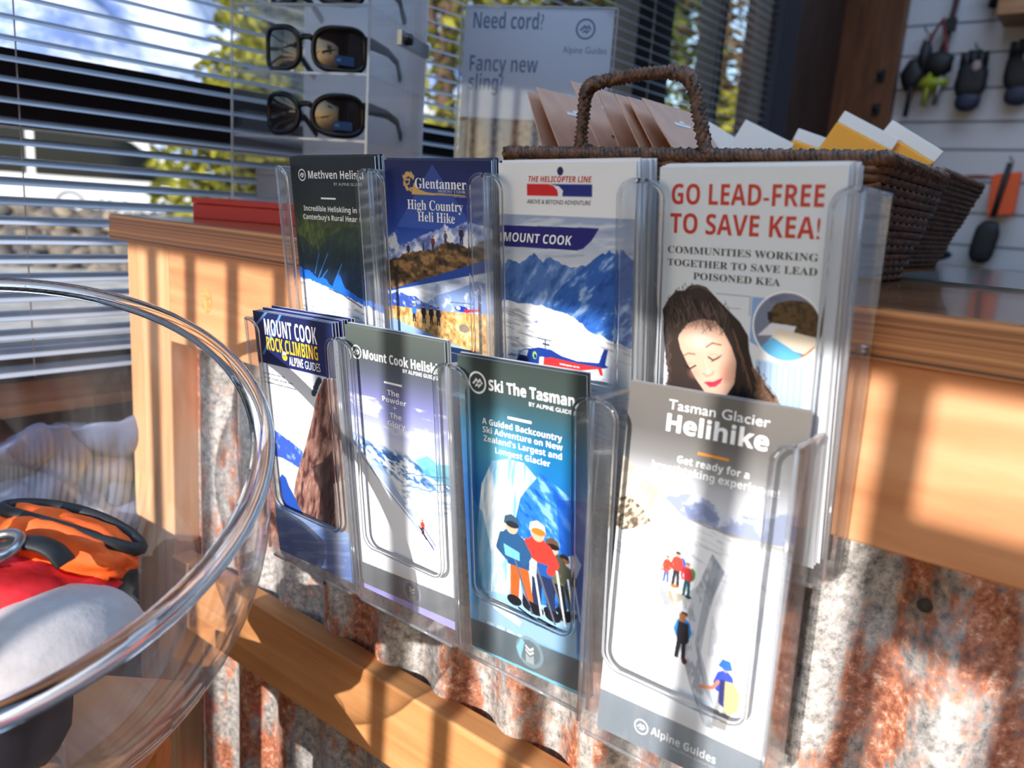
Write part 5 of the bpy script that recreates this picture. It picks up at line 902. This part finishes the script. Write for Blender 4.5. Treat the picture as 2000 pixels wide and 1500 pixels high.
# contents
FAB_R = plain('red_fabric', (214, 26, 36), .75, noise=.12, nscale=60, bump=.3); FAB_O = plain('orange_fabric', (240, 96, 24), .7, noise=.1, nscale=50, bump=.3); FAB_W = plain('grey_white_fabric', (170, 164, 164), .85, noise=.06, nscale=90, bump=.4)
CB = Vector((-.205, -.33, -.30))
cap = thing('cap', 'pale grey cap with blue embroidery in the clear bowl', 'cap', (-.101, -.291, -.29))
cm_ = Matrix.Translation((-.103, -.291, -.274)) @ Matrix.Scale(.80, 4) @ Matrix.Rotation(math.radians(-35), 4, 'Z') @ Matrix.Rotation(math.radians(-14), 4, 'Y') @ Matrix.Rotation(math.radians(16), 4, 'X')
bm = bmesh.new(); 
pr = [(.068*math.cos(a), .052*math.sin(a)) for a in [PI/2*k/12 for k in range(13)]]; pr[-1] = (.0005, .052); bm_lathe(bm, pr, 40)
from mathutils import noise as mnoise
for v in bm.verts: v.co *= 1+.05*mnoise.noise(v.co*22); v.co.x *= 1.12
bmesh.ops.transform(bm, matrix=cm_, verts=bm.verts); o = add('crown', bm, FAB_W, cap, smooth=True); md = o.modifiers.new('thickness', 'SOLIDIFY'); md.thickness = .0015
bm = bmesh.new(); bm_tube(bm, [cm_ @ Vector((.078*math.cos(2*PI*k/48), .070*math.sin(2*PI*k/48), .0)) for k in range(48)], .0035, 8, closed=True); add('sweatband', bm, plain('white_cotton', (236, 236, 240), .8), cap, smooth=True)
bm = bmesh.new(); n = 16; top = []; bot = []
for k in range(n+1):
    a = -PI*.80+PI*.6*k/n; top.append(cm_ @ Vector((.078*math.cos(a), .069*math.sin(a), .001))); bot.append(cm_ @ Vector((.088*math.cos(a), .069*math.sin(a)-.045*math.sin(PI*k/n), -.008)))
vt = [bm.verts.new(p) for p in top]; vb_ = [bm.verts.new(p) for p in bot]
for k in range(n): bm.faces.new((vt[k], vt[k+1], vb_[k+1], vb_[k]))
o = add('brim', bm, FAB_W, cap, smooth=True); md = o.modifiers.new('thickness', 'SOLIDIFY'); md.thickness = .002
EMB = plain('blue_thread', (60, 70, 120), .7)
for j in range(3):
    bm = bmesh.new(); a0 = -1.9+j*.28
    pts = []
    for k in range(9):
        a = a0+.22*k/8; zz_ = .012+.004*j+.0035*math.sin(k*1.9+j); rr_ = .0695*math.sqrt(max(0, 1-(zz_/.052)**2))*1.01; pts.append(cm_ @ Vector((rr_*1.12*math.cos(a), rr_*math.sin(a), zz_)))
    bm_tube(bm, pts, .0011, 6); add('embroidery', bm, EMB, cap, smooth=True)
red = bmesh.new(); bm_blob(red, (-.160, -.302, -.252), (.074, .048, .030), 4, .25, 4, 2.2, Matrix.Rotation(.66, 3, 'Z')); tag(add('red_garment', red, FAB_R, loc=(-.150, -.290, -.292), smooth=True), 'red crumpled garment under the grey cap in the bowl', 'garment')
pch = thing('pouch', 'orange pouch with black zip edge in the clear bowl', 'pouch', (-.142, -.262, -.245)); pm = Matrix.Translation((-.142, -.262, -.224)) @ Matrix.Rotation(math.radians(38), 4, 'Z') @ Matrix.Rotation(math.radians(14), 4, 'Y') @ Matrix.Scale(.52, 4)
bm = bmesh.new(); bm_blob(bm, (0, 0, 0), (.082, .034, .036), 4, .16, 2, 2.4, sq=2.6); bmesh.ops.transform(bm, matrix=pm, verts=bm.verts); add('body', bm, FAB_O, pch, smooth=True)
bm = bmesh.new(); bm_tube(bm, [pm @ Vector((.083*math.cos(2*PI*k/40), .010+.024*math.sin(2*PI*k/40), .029-.010*math.cos(2*PI*k/40)**2)) for k in range(40)], .0042, 8, closed=True); add('zip_edge', bm, BLK, pch, smooth=True)
bm = bmesh.new(); bm_blob(bm, (.052, -.018, .008), (.020, .012, .014), 3, .1, 6); bmesh.ops.transform(bm, matrix=pm, verts=bm.verts); add('pocket_fold', bm, FAB_O, pch, smooth=True)
stp = thing('strap', 'black strap with silver buckle lying on the orange pouch', 'strap', (-.13, -.30, -.22)); bm = bmesh.new(); bm_tube(bm, smoothpath([(-.150, -.312, -.222), (-.136, -.300, -.212), (-.122, -.290, -.206), (-.110, -.281, -.209), (-.104, -.277, -.218)], 2), .008, 10, flat=.45, flatn=(0, 0, 1)); add('webbing', bm, BLK, stp, smooth=True)
bm = bmesh.new(); bm_tube(bm, [(-.128+.013*math.cos(2*PI*k/24), -.303+.011*math.sin(2*PI*k/24), -.208+.004*math.sin(2*PI*k/24)) for k in range(24)], .003, 8, closed=True); add('buckle', bm, STL, stp, smooth=True)
bm = bmesh.new(); bm_blob(bm, (-.150, -.318, -.240), (.026, .018, .020), 3, .3, 9); tag(add('black_pouch', bm, BLK, loc=(-.150, -.318, -.26), smooth=True), 'black crumpled cloth bag at the left side of the bowl', 'pouch')
bm = bmesh.new(); bm_prism(bm, [(-.150, -.309, -.203), (-.142, -.303, -.203), (-.142, -.303, -.180), (-.150, -.309, -.180)], (.0015, -.002, 0)); tag(add('price_tag', bm, M_WHITE, loc=(-.146, -.306, -.203)), 'white tag standing up from the black strap in the bowl', 'tag')
lin_ = bmesh.new(); bm_blob(lin_, (-.196, -.322, -.330), (.092, .080, .046), 3, .2, 8, 3); tag(add('dark_clothing', lin_, plain('navy_fabric', (34, 36, 50), .8), loc=(-.190, -.315, -.378), smooth=True), 'dark clothing filling the bottom of the clear bowl', 'clothing')
# crumpled pale bag hanging below the sill
bm = bmesh.new(); bmesh.ops.create_grid(bm, x_segments=34, y_segments=34, size=.5)
for v in bm.verts:
    x, y = v.co.x, v.co.y; h_ = mnoise.noise(Vector((x*2.6, y*3.4, 1)))*.026+mnoise.noise(Vector((x*7, y*5, 4)))*.006; v.co = Vector((-.606+h_, -.075+x*.16, -.345+y*.13-.02*abs(x)))
o = add('plastic_bag', bm, plain('pale_blue_plastic', (116, 128, 158), .22), loc=(-.606, -.075, -.41), smooth=True); md = o.modifiers.new('thickness', 'SOLIDIFY'); md.thickness = .02; tag(o, 'crumpled pale bag under the window sill beside the corner post', 'bag')

# ------------------------------------------------------------------ outside
GRAV = plain('pale_gravel', (196, 190, 182), .9, noise=.25, nscale=9)
bm = bmesh.new(); bm_box(bm, (-7.2, -8, -.75), (-.86, 14, -.62)); struct('ground_terrace', bm, GRAV)
bm = bmesh.new(); bm_box(bm, (-70, -30, -1.6), (-7.21, 70, -1.32)); struct('ground_car_park', bm, plain('car_park_gravel', (176, 172, 166), .9, noise=.2, nscale=3))
bm = bmesh.new(); bm_box(bm, (-7.2, 14.01, -1.6), (40, 70, -1.0)); struct('ground_far', bm, GRAV)
# stone edging in front of the car, each stone counted
rs = random.Random(3); SG_ = [plain('stone_%d' % k, c, .9, noise=.25, nscale=14) for k, c in enumerate(((104, 96, 88), (122, 110, 96), (90, 86, 84), (138, 124, 108)))]
stones = []
for k in range(5):
    bm = bmesh.new(); bm_blob(bm, (0, 0, 0), (.20, .17, .13), 2, .35, k*3+1, 1.6); o = add('boulder', bm, SG_[k % 4], smooth=True); stones.append(o)
def boulder(i, x, y, z, s, rz):
    o = stones[i] if i < 5 else stones[i % 5].copy()
    if i >= 5: COL.objects.link(o)
    o.location = (x, y, z); o.scale = (s, s, s); o.rotation_euler = (0, 0, rz); tag(o, 'grey brown boulder in the stone bank outside the window', 'boulder', 'boulders in the stone bank outside')
bi = 0
for row in range(5):
    for k in range(54):
        t_ = k/53; x = -6.9+t_*2.4+row*.11; y = 1.3+t_*2.8-row*.07+rs.uniform(-.04, .04)
        boulder(bi, x, y, -.58+(4-row)*.075+rs.uniform(-.03, .02), rs.uniform(.34, .56), rs.uniform(0, 6)); bi += 1
# white car
def car():
    M_ = Matrix.Translation((-8.56, 3.70, -1.32)) @ Matrix.Rotation(math.radians(59), 4, 'Z')
    c = thing('car', 'white four-wheel-drive car parked outside the left window', 'car', mat=M_); WH = plain('car_white_paint', (232, 234, 236), .3, coat=.5); GLS = plain('car_dark_glass', (16, 22, 28), .12, spec=.3); TY = plain('tyre', (26, 26, 28), .8)
    def prof(name, pts, y0, y1, mat, par=c, bev=.03): bm = bmesh.new(); bm_prism(bm, [(x, y0, z) for x, z in pts], (0, y1-y0, 0)); return add(name, bm, mat, par, local=True, bevel=bev)
    prof('body', [(-2.4, .45), (2.35, .45), (2.42, .72), (2.34, 1.08), (2.1, 1.20), (1.15, 1.27), (-2.4, 1.30), (-2.46, .8)], -.92, .92, WH, bev=.05)
    prof('cabin', [(-2.38, 1.301), (1.10, 1.275), (.98, 1.36), (.34, 1.80), (.05, 1.85), (-2.15, 1.86), (-2.36, 1.5)], -.80, .80, WH, bev=.05)
    for pts in ([(.42, 1.345), (.90, 1.345), (.33, 1.74), (.05, 1.765)], [(-.58, 1.345), (.34, 1.345), (-.02, 1.765), (-.58, 1.77)], [(-1.5, 1.345), (-.66, 1.345), (-.66, 1.77), (-1.5, 1.775)], [(-2.25, 1.36), (-1.58, 1.345), (-1.58, 1.775), (-2.1, 1.775)]):
        pass
    for pts in ([(-.50, 1.335), (.86, 1.335), (.34, 1.70), (.16, 1.765), (-.50, 1.77)], [(-1.5, 1.335), (-.58, 1.335), (-.58, 1.77), (-1.5, 1.775)], [(-2.25, 1.36), (-1.58, 1.335), (-1.58, 1.775), (-2.1, 1.775)]): prof('side_window', pts, -.812, -.795, GLS, bev=0)
    bm = bmesh.new(); bm_hull8(bm, [(1.0, -.74, 1.37), (1.0, .74, 1.37), (.98, .74, 1.35), (.98, -.74, 1.35), (.40, -.70, 1.79), (.40, .70, 1.79), (.38, .70, 1.77), (.38, -.70, 1.77)]); add('windscreen', bm, GLS, c, local=True)
    bm = bmesh.new(); bm_blob(bm, (.78, -1.0, 1.40), (.07, .10, .085), 3, .03, 1, sq=3); add('wing_mirror', bm, WH, c, local=True, smooth=True)
    for x in (-1.5, 1.45):
        for y in (-.93, .75):
            bm = bmesh.new(); bm_lathe(bm, [(.2, -.09), (.36, -.1), (.4, -.07), (.4, .07), (.36, .1), (.2, .09)], 28, cap=True); bmesh.ops.transform(bm, matrix=Matrix.Translation((x, y+.09, .4)) @ Matrix.Rotation(PI/2, 4, 'X'), verts=bm.verts); w_ = add('wheel', bm, TY, c, local=True, smooth=True)
    bm = bmesh.new(); bm_box(bm, (2.3, -.8, .85), (2.40, -.45, 1.02)); add('headlight', bm, plain('headlight', (210, 214, 220), .1), c, local=True); bm = bmesh.new(); bm_box(bm, (2.3, .45, .85), (2.40, .8, 1.02)); add('headlight', bm, plain('headlight', (210, 214, 220), .1), c, local=True)
    holder = bpy.data.objects.new('door_graphic', None); COL.objects.link(holder); holder.parent = c; holder.location = (-.45, -.9215, 1.28)
    T_G = plain('graphic_grey', (104, 110, 124), .5); bpy.data.objects.remove(holder, do_unlink=True)
    def letters(s, x0, x1, base, cap): 
        o = lettering(c, s, x0*1000, x1*1000, 0, cap*1000, T_G, 'bold'); o.location = (0, -.9225, base); return o
    letters('Alpine Guides', .02, 1.0, 1.02, .12); o = emblem(c, 0, 0, 130, T_G); o.location = (-.2, -.9225, 1.07)
    letters('Mt Cook', 1.08, 1.42, 1.03, .09)
car()
# mountains, trees, bushes
def mountain(name, label, base, length, height, depth, rz, seed, snow):
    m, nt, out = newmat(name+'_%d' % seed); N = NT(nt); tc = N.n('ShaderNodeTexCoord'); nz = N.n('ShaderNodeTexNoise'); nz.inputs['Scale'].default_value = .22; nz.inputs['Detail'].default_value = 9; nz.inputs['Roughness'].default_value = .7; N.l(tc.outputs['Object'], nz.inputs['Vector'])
    rp_ = N.n('ShaderNodeValToRGB'); e = rp_.color_ramp.elements; e[0].position = .42; e[0].color = L4(snow[0]); e[1].position = .58; e[1].color = L4(snow[1]); N.l(nz.outputs['Fac'], rp_.inputs[0]); b = N.n('ShaderNodeBsdfPrincipled'); b.inputs['Roughness'].default_value = .9; N.l(rp_.outputs[0], b.inputs['Base Color']); N.l(b.outputs[0], out.inputs[0])  # darker tone is rock with blue distance haze mixed into its colour
    bm = bmesh.new(); nx_, ny_ = 90, 36; V = []
    for j in range(ny_+1):
        for i in range(nx_+1):
            u, v = i/nx_, j/ny_; x = (u-.5)*length; y = (v-.5)*depth; prof_ = math.sin(PI*u)**.5*(1-abs(2*v-1))**.85
            h_ = height*prof_*(.72+.42*mnoise.noise(Vector((u*5+seed, v*2, seed)))+.22*mnoise.noise(Vector((u*14, v*6, seed)))+.10*mnoise.noise(Vector((u*40, v*17, seed)))); V.append(bm.verts.new((x, y, h_)))
    for j in range(ny_):
        for i in range(nx_): a = j*(nx_+1)+i; bm.faces.new((V[a], V[a+1], V[a+nx_+2], V[a+nx_+1]))
    o = add(name, bm, m, smooth=True); o.location = base; o.rotation_euler = (0, 0, rz); tag(o, label, 'mountain'); return o
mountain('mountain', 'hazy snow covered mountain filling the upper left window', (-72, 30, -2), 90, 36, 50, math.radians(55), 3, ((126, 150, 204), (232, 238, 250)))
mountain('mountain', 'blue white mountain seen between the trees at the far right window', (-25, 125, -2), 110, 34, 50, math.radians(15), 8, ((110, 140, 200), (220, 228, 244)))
def leafmat(name, c0, c1):
    m, nt, out = newmat(name); N = NT(nt); oi = N.n('ShaderNodeTexCoord'); nz = N.n('ShaderNodeTexNoise'); nz.inputs['Scale'].default_value = 3.2; nz.inputs['Detail'].default_value = 5; N.l(oi.outputs['Object'], nz.inputs['Vector']); rp_ = N.n('ShaderNodeValToRGB'); e = rp_.color_ramp.elements; e[0].position = .36; e[0].color = L4(c0); e[1].position = .62; e[1].color = L4(c1); N.l(nz.outputs['Fac'], rp_.inputs[0])
    d = N.n('ShaderNodeBsdfDiffuse'); t_ = N.n('ShaderNodeBsdfTranslucent'); N.l(rp_.outputs[0], d.inputs[0]); N.l(rp_.outputs[0], t_.inputs[0]); mx = N.n('ShaderNodeMixShader'); mx.inputs[0].default_value = .4; N.l(d.outputs[0], mx.inputs[1]); N.l(t_.outputs[0], mx.inputs[2]); N.l(mx.outputs[0], out.inputs[0]); return m
LEAF = [leafmat('leaf_olive', (72, 78, 30), (176, 172, 70)), leafmat('leaf_dark', (40, 52, 26), (110, 118, 52)), leafmat('leaf_yellow', (120, 118, 40), (224, 206, 90)), leafmat('leaf_brown', (74, 58, 38), (168, 138, 84))]
BARK = plain('bark', (82, 64, 50), .9, noise=.3, nscale=12)
def leaves(bm, c, r, n, size, rnd, hollow=.3):
    for _ in range(n):
        while True:
            p = Vector((rnd.uniform(-1, 1), rnd.uniform(-1, 1), rnd.uniform(-1, 1)))
            if hollow < p.length < 1: break
        p = Vector((p.x*r[0], p.y*r[1], p.z*r[2]))+Vector(c); a = Vector((rnd.uniform(-1, 1), rnd.uniform(-1, 1), rnd.uniform(-.6, .6))).normalized(); b = a.orthogonal().normalized(); b = (b*math.cos(rnd.uniform(0, 6))+a.cross(b)*math.sin(rnd.uniform(0, 6))).normalized(); s = size*rnd.uniform(.6, 1.3)
        bm.faces.new([bm.verts.new(p-a*s), bm.verts.new(p+b*s*.45), bm.verts.new(p+a*s), bm.verts.new(p-b*s*.45)])
def tree(name, label, x, y, z, h, crowns, n, size, leaf, seed, cat='tree'):
    rnd = random.Random(seed); t_ = thing(name, label, cat, (x, y, z), 'trees and bushes outside the window')
    bm = bmesh.new()
    for cx, cz, rx, rz_ in crowns: leaves(bm, (x+cx, y+rnd.uniform(-.3, .3), z+cz), (rx, rx, rz_), n, size, rnd)
    add('foliage', bm, leaf, t_, recalc=False)
    bm = bmesh.new(); bm_tube(bm, [(x, y, z), (x+.05, y, z+h*.4), (x-.04, y+.03, z+h*.9)], [.10*h/4, .07*h/4, .02*h/4], 8)
    for cx, cz, rx, rz_ in crowns: bm_tube(bm, [(x, y, z+min(h*.5, cz*.6)), (x+cx*.5, y, z+cz*.85), (x+cx, y, z+cz)], [.05*h/4, .035*h/4, .012*h/4], 6)
    add('trunk', bm, BARK, t_, smooth=True)
def dirpos(px_dir, d): return CAMLOC.x+px_dir[0]*d, CAMLOC.y+px_dir[1]*d
x, y = dirpos((-.826, .578), 7.2); tree('conifer', 'yellow green tree behind the sunglasses rack', x, y, -.62-.5, 4.2, [(0, 1.2, .75, 1.0), (.1, 2.2, .62, .9), (-.1, 3.2, .5, .9), (.3, 1.6, .5, .6)], 1500, .075, LEAF[0], 1)
x, y = dirpos((-.693, .720), 7.5); tree('broadleaf_tree', 'olive tree between the rack and the sign', x, y, -1.0, 4.5, [(0, 2.6, .8, .8), (-.5, 3.4, .7, .6), (.4, 3.5, .7, .7), (.1, 1.4, .6, .5), (-.3, .9, .5, .5)], 900, .075, LEAF[0], 2)
x, y = dirpos((-.60, .80), 9.5); tree('broadleaf_tree', 'brownish tree above the sign at the window top', x, y, -1.0, 5, [(0, 3.2, 1.2, .9), (-.9, 3.6, .8, .8), (.8, 3.3, .9, .9), (.2, 2.2, 1.0, .6)], 1000, .08, LEAF[3], 3)
x, y = dirpos((-.51, .86), 8.5); tree('broadleaf_tree', 'dark tree left of the wide window post', x, y, -1.0, 4.5, [(0, 2.4, .9, .8), (-.4, 3.2, .8, .7), (.5, 1.4, .7, .6), (-.2, .9, .8, .5)], 1000, .07, LEAF[1], 4)
x, y = dirpos((-.43, .903), 9.5); tree('broadleaf_tree', 'brown green tree right of the wide window post', x, y, -1.0, 4.5, [(-.3, 2.9, .8, .9), (.5, 2.2, .7, .7), (-.1, 1.3, .9, .6), (.7, 1.1, .6, .5)], 1000, .07, LEAF[3], 5)
x, y = dirpos((-.38, .925), 8.6); tree('broadleaf_tree', 'olive tree seen low beside the folded blind', x, y, -1.0, 4, [(0, 1.2, .6, .5), (-.3, 1.9, .45, .4), (.3, 2.9, .6, .6)], 900, .06, LEAF[0], 6)
for k, (dx, dy, d, s, lf, lab) in enumerate(((-.862, .507, 12.5, 1.0, 2, 'yellow bush behind the car bonnet'), (-.845, .535, 12, 1.0, 2, 'yellow green bush behind the car'), (-.885, .46, 14, 1.1, 0, 'green bush behind the car roof'), (-.80, .60, 7.6, .62, 2, 'bright low bush seen through the rack base'), (-.74, .67, 7.6, .7, 0, 'green low bush behind the upper brochures'))):
    x, y = dirpos((dx, dy), d); tree('bush', lab, x, y, -1.32 if d > 7.4 else -.62, 1.6*s, [(0, .75*s, .9*s, .75*s), (.5*s, .5*s, .7*s, .5*s), (-.6*s, .9*s, .7*s, .6*s)], 1000, .055, LEAF[lf], 20+k, 'bush')
